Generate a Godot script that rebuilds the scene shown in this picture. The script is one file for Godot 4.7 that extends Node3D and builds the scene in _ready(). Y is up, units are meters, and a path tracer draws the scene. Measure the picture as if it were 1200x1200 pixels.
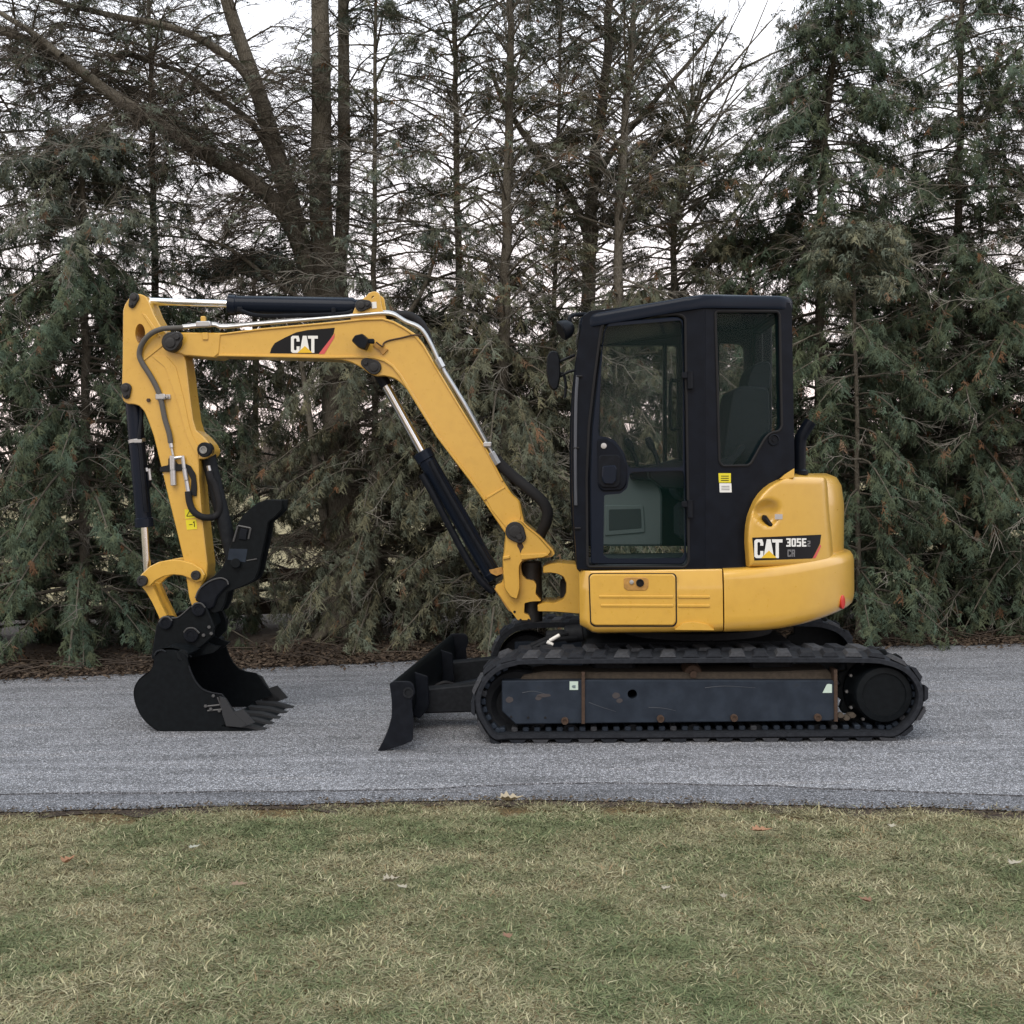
extends Node3D
# A yellow mini excavator parked on a farm drive before a row of cedars, under an even pale evening sky.

const EYE := Vector3(0, 1.5, 0)
const FOCAL := 1390.0
const PITCH := 1.648
const K := 1.158
const ROLL := 1.0
var look := Basis(Vector3.RIGHT, -deg_to_rad(PITCH)) * Basis(Vector3.BACK, -deg_to_rad(ROLL))
var rng := RandomNumberGenerator.new()
var M := {}
var world_of := {}
var root: Node3D
var HOUSE := Transform3D(Basis(Vector3.UP, deg_to_rad(-2.2)), Vector3(1.156, 0, -7.51))
var UNDER := Transform3D(Basis(Vector3.UP, deg_to_rad(-2.8)), Vector3(1.156, 0, -7.51))
var BLADE := Transform3D(Basis(Vector3.UP, deg_to_rad(-6.5)), Vector3(-.608, 0, -7.444))
var ARM := Transform3D(Basis(Vector3.UP, deg_to_rad(-3.3)), Vector3(0.25, 0, -7.32))
var QUARTER := Transform3D()

# ---------------------------------------------------------------- mesh builder
class MB:
	var v := PackedVector3Array()
	var xf := Transform3D()
	var mark := 0
	func begin() -> void:
		mark = v.size()
	func tri(a: Vector3, b: Vector3, c: Vector3) -> void:
		v.push_back(xf * a); v.push_back(xf * b); v.push_back(xf * c)
	func quad(a: Vector3, b: Vector3, c: Vector3, d: Vector3) -> void:
		tri(a, b, c); tri(a, c, d)
	func end() -> void:   # turn the faces added since begin() outwards
		var m := Vector3.ZERO
		var n := v.size() - mark
		if n == 0:
			return
		for i in range(mark, v.size()):
			m += v[i]
		m /= n
		var vol := 0.0
		for i in range(mark, v.size(), 3):
			vol += (v[i] - m).dot((v[i + 1] - m).cross(v[i + 2] - m))
		if vol < 0.0:
			for i in range(mark, v.size(), 3):
				var t := v[i + 1]
				v[i + 1] = v[i + 2]
				v[i + 2] = t
	static func inset(p: PackedVector2Array, b: float) -> PackedVector2Array:
		var out := PackedVector2Array()
		var n := p.size()
		var area := 0.0
		for i in n:
			area += p[i].cross(p[(i + 1) % n])
		var s := 1.0 if area > 0.0 else -1.0
		for i in n:
			var e1 := (p[i] - p[(i + n - 1) % n]).normalized()
			var e2 := (p[(i + 1) % n] - p[i]).normalized()
			var n1 := Vector2(-e1.y, e1.x) * s
			var n2 := Vector2(-e2.y, e2.x) * s
			var k := maxf(1.0 + n1.dot(n2), 0.35)
			out.push_back(p[i] + (n1 + n2) * (b / k))
		return out
	static func pieces(p: PackedVector2Array, holes: Array) -> Array:
		var ps: Array = [p]
		for h: PackedVector2Array in holes:
			var cx := 0.0
			for q in h:
				cx += q.x / h.size()
			var next: Array = []
			for one: PackedVector2Array in ps:
				if Geometry2D.intersect_polygons(one, h).is_empty():
					next.append(one)
					continue
				for side in [-1.0, 1.0]:
					var half := PackedVector2Array([Vector2(cx, -50), Vector2(cx + side * 90.0, -50), Vector2(cx + side * 90.0, 50), Vector2(cx, 50)])
					for a: PackedVector2Array in Geometry2D.intersect_polygons(one, half):
						for b: PackedVector2Array in Geometry2D.clip_polygons(a, h):
							next.append(b)
			ps = next
		return ps
	func extr(p: PackedVector2Array, z0: float, z1: float, bev := 0.004, holes: Array = []) -> void:
		begin()
		var n := p.size()
		var q := inset(p, bev) if bev > 0.0 else p
		if Geometry2D.triangulate_polygon(q).is_empty():
			q = inset(p, bev * .4)
			if Geometry2D.triangulate_polygon(q).is_empty():
				q = p
				bev = 0.0
				if Geometry2D.triangulate_polygon(q).is_empty():
					print("bad outline ", p.size(), " ", p[0])
		var lo := minf(z0, z1)
		var hi := maxf(z0, z1)
		for one: PackedVector2Array in pieces(q, holes):
			var t := Geometry2D.triangulate_polygon(one)
			var flip := false
			for i in range(0, t.size(), 3):
				var a := one[t[i]]; var b := one[t[i + 1]]; var c := one[t[i + 2]]
				flip = (b - a).cross(c - a) < 0.0
				if flip:
					var s := b
					b = c
					c = s
				tri(Vector3(a.x, a.y, hi), Vector3(b.x, b.y, hi), Vector3(c.x, c.y, hi))
				tri(Vector3(a.x, a.y, lo), Vector3(c.x, c.y, lo), Vector3(b.x, b.y, lo))
		ring(p, q, lo, hi, bev, false)
		for h: PackedVector2Array in holes:
			ring(h, h, lo, hi, 0.0, true)
	func pane(p: PackedVector2Array, z: float) -> void:
		var t := Geometry2D.triangulate_polygon(p)
		for i in range(0, t.size(), 3):
			var a := p[t[i]]; var b := p[t[i + 1]]; var c := p[t[i + 2]]
			if (b - a).cross(c - a) < 0.0:
				var s := b
				b = c
				c = s
			tri(Vector3(a.x, a.y, z), Vector3(b.x, b.y, z), Vector3(c.x, c.y, z))
	func ring(p: PackedVector2Array, q: PackedVector2Array, lo: float, hi: float, bev: float, inner: bool) -> void:
		var n := p.size()
		var area := 0.0
		for i in n:
			area += p[i].cross(p[(i + 1) % n])
		for k in n:
			var i := k
			var j := (k + 1) % n
			if (area < 0.0) != inner:
				i = (k + 1) % n
				j = k
			quad(Vector3(p[i].x, p[i].y, lo + bev), Vector3(p[j].x, p[j].y, lo + bev), Vector3(p[j].x, p[j].y, hi - bev), Vector3(p[i].x, p[i].y, hi - bev))
			if bev > 0.0:
				quad(Vector3(p[i].x, p[i].y, hi - bev), Vector3(p[j].x, p[j].y, hi - bev), Vector3(q[j].x, q[j].y, hi), Vector3(q[i].x, q[i].y, hi))
				quad(Vector3(q[i].x, q[i].y, lo), Vector3(q[j].x, q[j].y, lo), Vector3(p[j].x, p[j].y, lo + bev), Vector3(p[i].x, p[i].y, lo + bev))
	func box(c: Vector3, s: Vector3, bev := 0.006) -> void:
		var h := s * 0.5
		var b := minf(bev, minf(h.x, minf(h.y, h.z)) * 0.9)
		var p := PackedVector2Array([Vector2(c.x - h.x + b, c.y - h.y), Vector2(c.x + h.x - b, c.y - h.y), Vector2(c.x + h.x, c.y - h.y + b), Vector2(c.x + h.x, c.y + h.y - b), Vector2(c.x + h.x - b, c.y + h.y), Vector2(c.x - h.x + b, c.y + h.y), Vector2(c.x - h.x, c.y + h.y - b), Vector2(c.x - h.x, c.y - h.y + b)])
		extr(p, c.z - h.z, c.z + h.z, b)
	func lathe(o: Vector3, axis: Vector3, prof: Array, n := 20) -> void:   # prof: [radius, along] pairs
		begin()
		var w := axis.normalized()
		var u := w.cross(Vector3.UP if absf(w.y) < 0.9 else Vector3.RIGHT).normalized()
		var t := w.cross(u)
		for k in prof.size() - 1:
			for i in n:
				var a := TAU * i / n
				var b := TAU * (i + 1) / n
				var da := u * cos(a) + t * sin(a)
				var db := u * cos(b) + t * sin(b)
				var p0: Vector3 = o + w * prof[k][1] + da * prof[k][0]
				var p1: Vector3 = o + w * prof[k][1] + db * prof[k][0]
				var p2: Vector3 = o + w * prof[k + 1][1] + db * prof[k + 1][0]
				var p3: Vector3 = o + w * prof[k + 1][1] + da * prof[k + 1][0]
				if prof[k][0] > 0.0:
					tri(p0, p1, p2)
				if prof[k + 1][0] > 0.0:
					tri(p0, p2, p3)
		end()
	func cyl(a: Vector3, b: Vector3, r: float, n := 20, bev := 0.003) -> void:
		var l := a.distance_to(b)
		lathe(a, b - a, [[0.0, 0.0], [r - bev, 0.0], [r, bev], [r, l - bev], [r - bev, l], [0.0, l]], n)
	func hose(pts: Array, r: float, n := 8, sub := 6, r_end := -1.0) -> void:
		var c: Array[Vector3] = []
		for i in pts.size() - 1:
			var p0: Vector3 = pts[maxi(i - 1, 0)]
			var p3: Vector3 = pts[mini(i + 2, pts.size() - 1)]
			for k in sub:
				c.append((pts[i] as Vector3).cubic_interpolate(pts[i + 1], p0, p3, float(k) / sub))
		c.append(pts[-1])
		begin()
		var u := Vector3.ZERO
		var before: Array[Vector3] = []
		for i in c.size():
			var d := (c[mini(i + 1, c.size() - 1)] - c[maxi(i - 1, 0)]).normalized()
			if i == 0:
				u = d.cross(Vector3(0.31, 0.2, 0.9)).normalized()
			u = (u - d * u.dot(d)).normalized()
			var w := d.cross(u)
			var now: Array[Vector3] = []
			var rr := r if r_end < 0.0 else lerpf(r, r_end, float(i) / (c.size() - 1))
			for k in n:
				now.append(c[i] + (u * cos(TAU * k / n) + w * sin(TAU * k / n)) * rr)
			if i > 0:
				for k in n:
					quad(before[k], before[(k + 1) % n], now[(k + 1) % n], now[k])
			if i == 0 or i == c.size() - 1:
				for k in n:
					if i == 0:
						tri(c[i], now[(k + 1) % n], now[k])
					else:
						tri(c[i], now[k], now[(k + 1) % n])
			before = now
		end()
	func grid(g: Array) -> void:   # rows of points, open
		for i in g.size() - 1:
			for j in g[i].size() - 1:
				quad(g[i][j], g[i][j + 1], g[i + 1][j + 1], g[i + 1][j])
	func mesh(angle := 38.0) -> ArrayMesh:
		var n := v.size()
		var face := PackedVector3Array()
		var unit := PackedVector3Array()
		var at := {}
		var keys: Array[Vector3i] = []
		for i in range(0, n, 3):
			var f := (v[i + 1] - v[i]).cross(v[i + 2] - v[i])
			face.push_back(f)
			unit.push_back(f.normalized())
		for i in n:
			var k := Vector3i((v[i] * 8000.0).round())
			keys.append(k)
			if not at.has(k):
				at[k] = PackedInt32Array()
			at[k].push_back(i / 3)
		var cosine := cos(deg_to_rad(angle))
		var nor := PackedVector3Array()
		nor.resize(n)
		for i in n:
			var s := Vector3.ZERO
			var mine := unit[i / 3]
			for f: int in at[keys[i]]:
				if unit[f].dot(mine) > cosine:
					s += face[f]
			nor[i] = s.normalized() if s.length() > 0.0 else mine
		var out := PackedVector3Array()
		var on := PackedVector3Array()
		out.resize(n)
		on.resize(n)
		for i in range(0, n, 3):
			for k in 3:
				var from: int = i + [0, 2, 1][k]
				out[i + k] = v[from]
				on[i + k] = nor[from]
		var a := []
		a.resize(Mesh.ARRAY_MAX)
		a[Mesh.ARRAY_VERTEX] = out
		a[Mesh.ARRAY_NORMAL] = on
		var m := ArrayMesh.new()
		m.add_surface_from_arrays(Mesh.PRIMITIVE_TRIANGLES, a)
		return m

# ---------------------------------------------------------------- from the survey of the photograph to metres on a plane of the machine
func sight(px: float, py: float) -> Vector3:
	return look * Vector3((px - 600.0) / FOCAL, (600.0 - py) / FOCAL, -1.0)

func on(fr: Transform3D, off: float, px: float, py: float) -> Vector2:
	var inv := fr.affine_inverse()
	var o := inv * EYE
	var d := inv.basis * sight(px, py)
	var p := o + d * ((off - o.z) / d.z)
	return Vector2(p.x, p.y)

func at(fr: Transform3D, off: float, px: float, py: float) -> Vector3:
	var p := on(fr, off, px, py)
	return Vector3(p.x, p.y, off)

func trace(fr: Transform3D, off: float, a: Array, r := 0.0) -> PackedVector2Array:
	var p := PackedVector2Array()
	for i in range(0, a.size(), 2):
		p.push_back(on(fr, off, a[i], a[i + 1]))
	return rounded(p, r) if r > 0.0 else p

func path3(fr: Transform3D, a: Array) -> Array:   # px, py, off triples
	var p := []
	for i in range(0, a.size(), 3):
		p.append(at(fr, a[i + 2], a[i], a[i + 1]))
	return p

func rounded(p: PackedVector2Array, r: float, seg := 4) -> PackedVector2Array:
	var out := PackedVector2Array()
	var n := p.size()
	for i in n:
		var a := p[(i + n - 1) % n]
		var b := p[i]
		var c := p[(i + 1) % n]
		var l := minf(r, minf(a.distance_to(b), b.distance_to(c)) * 0.48)
		var s := b + (a - b).normalized() * l
		var e := b + (c - b).normalized() * l
		var turn := absf((b - a).normalized().angle_to((c - b).normalized()))
		var m := 1 if turn < 0.08 else seg
		if m == 1:
			out.push_back(b)
			continue
		for k in m + 1:
			var t := float(k) / m
			out.push_back(s.lerp(b, t).lerp(b.lerp(e, t), t))
	return out

func disc(c: Vector2, r: float, n := 20, ry := -1.0) -> PackedVector2Array:
	var p := PackedVector2Array()
	for i in n:
		p.push_back(c + Vector2(cos(TAU * i / n) * r, sin(TAU * i / n) * (r if ry < 0.0 else ry)))
	return p

func part(called: String, mb: MB, m: Material, parent: Node3D, fr: Transform3D, angle := 38.0) -> MeshInstance3D:
	return put(called, mb.mesh(angle), m, parent, fr)

func put(called: String, mesh: Mesh, m: Material, parent: Node3D, fr: Transform3D) -> MeshInstance3D:
	var o := MeshInstance3D.new()
	o.name = numbered(called, parent)
	o.mesh = mesh
	if m:
		o.material_override = m
	var up: Transform3D = world_of.get(parent, Transform3D())
	o.transform = up.affine_inverse() * fr
	parent.add_child(o, true)
	world_of[o] = fr
	return o

var taken := {}
func numbered(called: String, parent: Node) -> String:
	var k := str(parent.get_instance_id()) + called
	var n: int = taken.get(k, 0)
	taken[k] = n + 1
	return called if n == 0 else "%s_%03d" % [called, n]

func tag(o: Node3D, label: String, category: String, group := "", kind := "") -> void:
	if label:
		o.set_meta("label", label)
	if category:
		o.set_meta("category", category)
	if group:
		o.set_meta("group", group)
	if kind:
		o.set_meta("kind", kind)

func base(called: String, where: Vector3) -> Node3D:
	var o := Node3D.new()
	o.name = numbered(called, self)
	o.position = where
	add_child(o, true)
	world_of[o] = o.transform
	return o

# ---------------------------------------------------------------- materials
func noise(freq: float, octaves := 3, seed_ := 1, type := FastNoiseLite.TYPE_SIMPLEX_SMOOTH) -> FastNoiseLite:
	var f := FastNoiseLite.new()
	f.noise_type = type
	f.frequency = freq
	f.fractal_octaves = octaves
	f.seed = seed_
	return f

func ramp_tex(f: FastNoiseLite, stops: Array, size := 512) -> NoiseTexture2D:
	var g := Gradient.new()
	var offs := PackedFloat32Array()
	var cols := PackedColorArray()
	for s in stops:
		offs.push_back(s[0])
		cols.push_back(s[1])
	g.offsets = offs
	g.colors = cols
	var t := NoiseTexture2D.new()
	t.width = size
	t.height = size
	t.seamless = true
	t.noise = f
	t.color_ramp = g
	return t

func normal_tex(f: FastNoiseLite, strength: float, size := 512) -> NoiseTexture2D:
	var t := NoiseTexture2D.new()
	t.width = size
	t.height = size
	t.seamless = true
	t.noise = f
	t.as_normal_map = true
	t.bump_strength = strength
	return t

func lin(r: float, g: float, b: float) -> Color:
	return Color(r, g, b).linear_to_srgb()

func mat(c: Color, rough: float, metal := 0.0, tex: Texture2D = null, scale := 1.0) -> StandardMaterial3D:
	var m := StandardMaterial3D.new()
	m.albedo_color = c
	m.roughness = rough
	m.metallic = metal
	if tex:
		m.albedo_texture = tex
		m.uv1_triplanar = true
		m.uv1_scale = Vector3.ONE * scale
	return m

func grey(x: float) -> Color:
	return Color(x, x, x)

func make_materials() -> void:
	var grime := ramp_tex(noise(0.012, 5, 3), [[0.0, Color(0.955, 0.95, 0.94)], [0.3, Color(0.985, 0.98, 0.975)], [0.6, Color(1, 1, 1)], [1.0, Color(0.98, 0.975, 0.965)]])
	var dusty := ramp_tex(noise(0.02, 5, 8), [[0.0, Color(0.80, 0.80, 0.81)], [0.5, Color(0.92, 0.92, 0.92)], [0.8, Color(1, 1, 1)], [1.0, Color(1, 0.97, 0.92)]])
	var rough_var := ramp_tex(noise(0.03, 4, 5), [[0.0, grey(0.7)], [1.0, grey(1.0)]])
	M.yellow = mat(lin(0.64, 0.375, 0.06), 0.36, 0.0, grime, 1.3)
	M.yellow.roughness_texture = rough_var
	M.yellow.clearcoat_enabled = true
	M.yellow.clearcoat = 0.7
	M.yellow.clearcoat_roughness = 0.16
	M.yellow_worn = mat(lin(0.50, 0.26, 0.06), 0.6, 0.0, dusty, 2.2)
	M.black = mat(lin(0.010, 0.012, 0.017), 0.38, 0.0, dusty, 1.5)
	M.cab = mat(lin(0.006, 0.0085, 0.015), 0.34, 0.0, dusty, 0.8)
	M.cab_gloss = mat(lin(0.009, 0.013, 0.023), 0.22)
	M.bucket = mat(lin(0.0065, 0.0085, 0.0105), 0.5, 0.0, dusty, 2.0)
	M.worn_black = mat(lin(0.018, 0.020, 0.024), 0.6, 0.0, dusty, 2.5)
	M.under = mat(lin(0.028, 0.037, 0.053), 0.5, 0.0, dusty, .7)
	M.rubber = mat(lin(0.026, 0.029, 0.036), 0.72, 0.0, dusty, 2.5)
	M.rubber_dusty = mat(lin(0.066, 0.069, 0.078), 0.8, 0.0, dusty, 3.5)
	M.pin = mat(lin(0.028, 0.028, 0.031), 0.5, 0.3, dusty, 4.0)
	M.rust = mat(lin(0.075, 0.045, 0.03), 0.8, 0.2, dusty, 4.0)
	M.dirt = mat(lin(0.085, 0.068, 0.052), 0.95, 0.0, dusty, 3.0)
	M.steel = mat(lin(0.35, 0.35, 0.35), 0.45, 0.9, dusty, 5.0)
	M.chrome = mat(lin(0.75, 0.75, 0.76), 0.16, 1.0)
	M.zinc = mat(lin(0.52, 0.52, 0.53), 0.36, 0.85)
	M.tooth = mat(lin(.034, .036, .040), .45, .3)
	M.scuff = mat(lin(.045, .052, .066), .6)
	M.rust_spot = mat(lin(.048, .042, .045), .8)
	M.weld = mat(lin(.07, .07, .072), .5, .3)
	M.rail = mat(lin(.09, .10, .12), .35, .6)
	M.hose = mat(lin(0.02, 0.02, 0.022), 0.6)
	M.hose_grey = mat(lin(0.085, 0.08, 0.075), 0.7)
	M.red = mat(lin(0.55, 0.03, 0.02), 0.3)
	M.decal_red = mat(lin(0.60, 0.09, 0.09), 0.4)
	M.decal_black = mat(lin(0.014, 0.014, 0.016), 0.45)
	M.decal_white = mat(lin(0.78, 0.78, 0.76), 0.45)
	M.decal_grey = mat(lin(0.16, 0.16, 0.165), 0.45)
	M.decal_yellow = mat(lin(0.75, 0.47, 0.02), 0.45)
	M.sticker_yellow = mat(lin(0.72, 0.62, 0.02), 0.45)
	M.sticker_green = mat(lin(0.50, 0.62, 0.55), 0.5)
	M.teal = mat(lin(0.14, 0.19, 0.20), 0.7)
	M.teal_dark = mat(lin(0.035, 0.05, 0.058), 0.7)
	M.seat = mat(lin(0.022, 0.028, 0.036), 0.85, 0.0, dusty, 3.0)
	M.glass = StandardMaterial3D.new()
	M.glass.transparency = BaseMaterial3D.TRANSPARENCY_ALPHA
	M.glass.albedo_color = Color(0.07, 0.19, 0.175, 0.21)
	M.glass.roughness = 0.02
	M.glass.metallic_specular = 0.18
	for k in ["black", "cab", "cab_gloss", "bucket", "worn_black", "rubber", "rubber_dusty", "hose", "under", "seat", "decal_black"]:
		M[k].metallic_specular = .24
	for k in ["cab", "cab_gloss"]:
		M[k].metallic_specular = .25
	M.lens = mat(lin(0.5, 0.5, 0.5), 0.1, 0.9)

# ---------------------------------------------------------------- the excavator
func boss(mb: MB, fr: Transform3D, off: float, px: float, py: float, r: float, h: float) -> void:
	var c := at(fr, off, px, py)
	mb.lathe(c, Vector3(0, 0, 1), [[r, -0.01], [r, h * 0.75], [r * 0.88, h], [r * 0.55, h], [r * 0.5, h * 0.8], [0.0, h * 0.8]], 20)

func flag(mb: MB, fr: Transform3D, off: float, x0: float, y0: float, x1: float, y1: float, r: float, h: float) -> void:
	# a keeper plate: round at the pin, narrower at its bolt
	var a := on(fr, off, x0, y0)
	var b := on(fr, off, x1, y1)
	var hull := PackedVector2Array()
	for q in disc(a, r, 18):
		hull.push_back(q)
	for q in disc(b, r * 0.68, 14):
		hull.push_back(q)
	mb.extr(Geometry2D.convex_hull(hull).slice(1), off - 0.005, off + h, 0.004)
	mb.cyl(Vector3(b.x, b.y, off + h - 0.002), Vector3(b.x, b.y, off + h + 0.012), r * 0.36, 6)
	mb.lathe(Vector3(a.x, a.y, off + h - 0.004), Vector3(0, 0, 1), [[r * 0.6, 0.0], [r * 0.6, 0.012], [r * 0.5, 0.014], [0.0, 0.014]], 18)

func cat_letters(fr: Transform3D, off: float, x0: float, x1: float, y0: float, y1: float, host: Node3D, lean := 0.0) -> void:
	# heavy condensed capitals C A T over a yellow triangle, in units of the box x0..x1, y0..y1 of the survey
	var shapes := [
		[.32,.34, .32,.20, .28,0, .06,0, 0,.08, 0,.92, .06,1, .28,1, .32,.90, .32,.62, .21,.62, .21,.80, .18,.85, .14,.85, .11,.80, .11,.20, .14,.15, .18,.15, .21,.20, .21,.34],
		[.44,0, .58,0, .70,1, .585,1, .56,.72, .46,.72, .435,1, .32,1],
		[.62,0, 1,0, 1,.17, .87,.17, .87,1, .755,1, .755,.17, .645,.17]]
	var mb := MB.new()
	for s: Array in shapes:
		var a := []
		for i in range(0, s.size(), 2):
			a.append(lerpf(x0, x1, s[i])); a.append(lerpf(y0, y1, s[i + 1]))
		mb.extr(trace(fr, off, a), off - 0.001, off + 0.0012, 0.0)
	part("lettering", mb, M.decal_white, host, fr)
	var tb := MB.new()
	tb.extr(trace(fr, off, [lerpf(x0, x1, .24), lerpf(y0, y1, 1.0), lerpf(x0, x1, .80), lerpf(y0, y1, 1.0), lerpf(x0, x1, .52), lerpf(y0, y1, .60)]), off, off + 0.0022, 0.0)
	part("triangle_mark", tb, M.decal_yellow, host, fr)

func one(called: String, m: Material, host: Node3D, fr: Transform3D, off: float, px: Array, depth: float, bev := 0.004, r := 0.0, holes: Array = []) -> MeshInstance3D:
	var mb := MB.new()
	mb.extr(trace(fr, off, px, r), off - depth, off, bev, holes)
	return part(called, mb, m, host, fr)

func build_machine() -> void:
	root = base("mini_excavator", HOUSE.origin)
	tag(root, "yellow tracked mini excavator with black enclosed cab parked on the asphalt drive", "excavator")
	undercarriage()
	house()
	cab()
	swing_post()
	boom()
	stick()
	bucket()

# ------------------------------------------------ tracks, frame, blade
func loop_of(raw: PackedVector2Array, count: int) -> PackedVector2Array:
	var fine := PackedVector2Array()
	var n := raw.size()
	for i in n:
		for k in 12:
			fine.push_back(raw[i].cubic_interpolate(raw[(i + 1) % n], raw[(i + n - 1) % n], raw[(i + 2) % n], k / 12.0))
	var total := 0.0
	for i in fine.size():
		total += fine[i].distance_to(fine[(i + 1) % fine.size()])
	var out := PackedVector2Array()
	var step := total / count
	var want := 0.0
	var run := 0.0
	for i in fine.size():
		var a := fine[i]
		var b := fine[(i + 1) % fine.size()]
		var l := a.distance_to(b)
		while want < run + l and out.size() < count:
			out.push_back(a.lerp(b, (want - run) / l))
			want += step
		run += l
	return out

func undercarriage() -> void:
	var edge := 0.99
	var raw := trace(UNDER, edge, [625,767, 600,769.5, 580,776, 563,791, 553,812, 552.5,833, 561,853, 577,868, 600,876, 700,875, 860,872, 1020,869, 1050,865, 1072,853, 1085,833, 1088,812, 1081,793, 1066,778, 1044,769, 1015,765.5, 900,765, 760,766])
	for k in raw.size():
		if raw[k].y < .075:
			raw[k].y = lerpf(.017, raw[k].y, smoothstep(.045, .075, raw[k].y))
	var lug_h := 0.017
	var N := 44
	for side in [1, -1]:
		var far: bool = side < 0
		var z0: float = 0.59 * side
		var z1: float = 0.99 * side
		var outer := MB.inset(loop_of(raw, N * 4), lug_h)
		var inner := MB.inset(loop_of(raw, N * 4), lug_h + 0.036)
		var mb := MB.new()
		var n := outer.size()
		mb.begin()
		for i in n:
			var j := (i + 1) % n
			var prof_i: Array = []
			var prof_j: Array = []
			for k in [i, j]:
				var o := outer[k]
				var q := inner[k]
				var e := (o - q).normalized()
				var pr: Array = [Vector3(q.x, q.y, z0), Vector3(o.x, o.y, z0), Vector3(o.x, o.y, z1 - 0.02 * side), Vector3(o.x - e.x * .008, o.y - e.y * .008, z1 - .006 * side), Vector3(o.x - e.x * .014, o.y - e.y * .014, z1), Vector3(q.x, q.y, z1), Vector3(q.x, q.y, z0)]
				if k == i:
					prof_i = pr
				else:
					prof_j = pr
			for s in prof_i.size() - 1:
				if side * (1 if n > 0 else 0) > 0:
					mb.quad(prof_i[s], prof_j[s], prof_j[s + 1], prof_i[s + 1])
				else:
					mb.quad(prof_i[s], prof_i[s + 1], prof_j[s + 1], prof_j[s])
		mb.end()
		var belt := part("rubber_track", mb, M.rubber, root, UNDER)
		# tread lugs, two staggered rows, shared meshes
		var lugs: Array = []
		for row in 2:
			var lm := MB.new()
			lm.begin()
			var zc0 := 0.595 if row == 1 else 0.80
			var zc1 := 0.79 if row == 1 else 0.988
			var lean := 0.02 if row == 0 else -0.02
			var a := [Vector3(-.046, -.004, zc0), Vector3(.046, -.004, zc0), Vector3(.030, lug_h, zc0 + .012), Vector3(-.030, lug_h, zc0 + .012)]
			var b := [Vector3(-.046 + lean, -.004, zc1), Vector3(.046 + lean, -.004, zc1), Vector3(.030 + lean, lug_h, zc1 - .004), Vector3(-.030 + lean, lug_h, zc1 - .004)]
			lm.quad(a[0], a[1], a[2], a[3]); lm.quad(b[0], b[3], b[2], b[1])
			for k in 4:
				lm.quad(a[k], b[k], b[(k + 1) % 4], a[(k + 1) % 4])
			lm.end()
			lugs.append(lm.mesh(20))
		for i in N:
			for row in 2:
				var idx := (i * 4 + row * 2) % n
				var p := outer[idx]
				var t := (outer[(idx + 1) % n] - outer[(idx + n - 1) % n]).normalized()
				var up := (outer[idx] - inner[idx]).normalized()
				var f := Transform3D(Basis(Vector3(t.x, t.y, 0), Vector3(up.x, up.y, 0), Vector3(0, 0, 1)), Vector3(p.x, p.y, 0))
				if far:
					f.origin.z = -1.585
				put("tread_lug", lugs[row], M.rubber_dusty if (i * 7 + row * 3) % 5 < 2 else M.rubber, belt, UNDER * f)
		if not far:
			var gm := MB.new()
			gm.box(Vector3(0, 0.011, 0.775), Vector3(0.034, 0.028, 0.30), 0.006)
			var guide := gm.mesh()
			for i in N * 2:
				var idx := i * 2 % n
				var p := inner[idx]
				if p.y > .44:
					continue
				var t := (outer[(idx + 1) % n] - outer[(idx + n - 1) % n]).normalized()
				var up := (inner[idx] - outer[idx]).normalized()
				put("guide_lug", guide, M.rubber_dusty if i % 7 == 0 else M.under, belt, UNDER * Transform3D(Basis(Vector3(t.x, t.y, 0), Vector3(up.x, up.y, 0), Vector3(0, 0, 1)), Vector3(p.x, p.y, 0)))
		# frame, rollers, idler and sprocket (mirrored for the far side)
		var fl := Transform3D(Basis(Vector3.RIGHT, Vector3.UP, Vector3(0, 0, side)), Vector3.ZERO)
		var fr_part := func(called: String, b: MB, m: Material) -> MeshInstance3D:
			if far:
				for k in b.v.size():
					b.v[k].z = -b.v[k].z
				for k in range(0, b.v.size(), 3):
					var sw := b.v[k]
					b.v[k] = b.v[k + 1]
					b.v[k + 1] = sw
			return part(called, b, m, root, UNDER)
		var tf := MB.new()
		var hole := disc(on(UNDER, .955, 741, 813.5), 0.027, 16)
		tf.extr(trace(UNDER, .955, [588,798, 682,797, 976,797.5, 981,803, 981,843, 972,845, 686,848, 604,849, 588,833]), .62, .955, .006, [hole])
		tf.extr(trace(UNDER, .955, [744,821, 738,821, 738,806, 744,806]), .62, .70, 0.0)
		var frame: MeshInstance3D = fr_part.call("track_frame", tf, M.under)
		if not far:
			var rb := MB.new()
			var rb3 := MB.new()
			rb.extr(trace(UNDER, .97, [681.5,788, 685.5,788, 685.5,848.5, 681.5,848.5]), .90, .968, .002)
			rb3.extr(trace(UNDER, .97, [977.5,785, 981.5,785, 982,846, 978,846]), .85, .968, .002)
			part("frame_rib", rb, M.rust, frame, UNDER)
			part("frame_rib", rb3, M.rust, frame, UNDER)
			for b in [[662,844.5], [774,842], [860,841], [958,840.5]]:
				var bb := MB.new()
				boss(bb, UNDER, .955, b[0], b[1], .021, .022)
				part("roller_bolt", bb, M.rust, frame, UNDER)
			for b in [[599,840], [619,841], [639,841]]:
				var bb := MB.new()
				bb.cyl(at(UNDER, .95, b[0], b[1]), at(UNDER, .9575, b[0], b[1]), .007, 8, .001)
				part("bolt_hole", bb, M.decal_black, frame, UNDER)
			one("sticker", M.sticker_green, frame, UNDER, .9575, [667.5,798.5, 677.5,798.5, 677.5,808.5, 667.5,808.5], .003, 0.0)
			one("sticker", M.sticker_green, frame, UNDER, .9575, [969,802, 971,801.5, 975,802, 975,812, 964,812], .003, 0.0)
			one("sticker_arrow", M.teal, frame, UNDER, .9583, [671,803, 674.5,803, 674.5,806.5, 672,806.5, 670,805], .002, 0.0)
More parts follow.
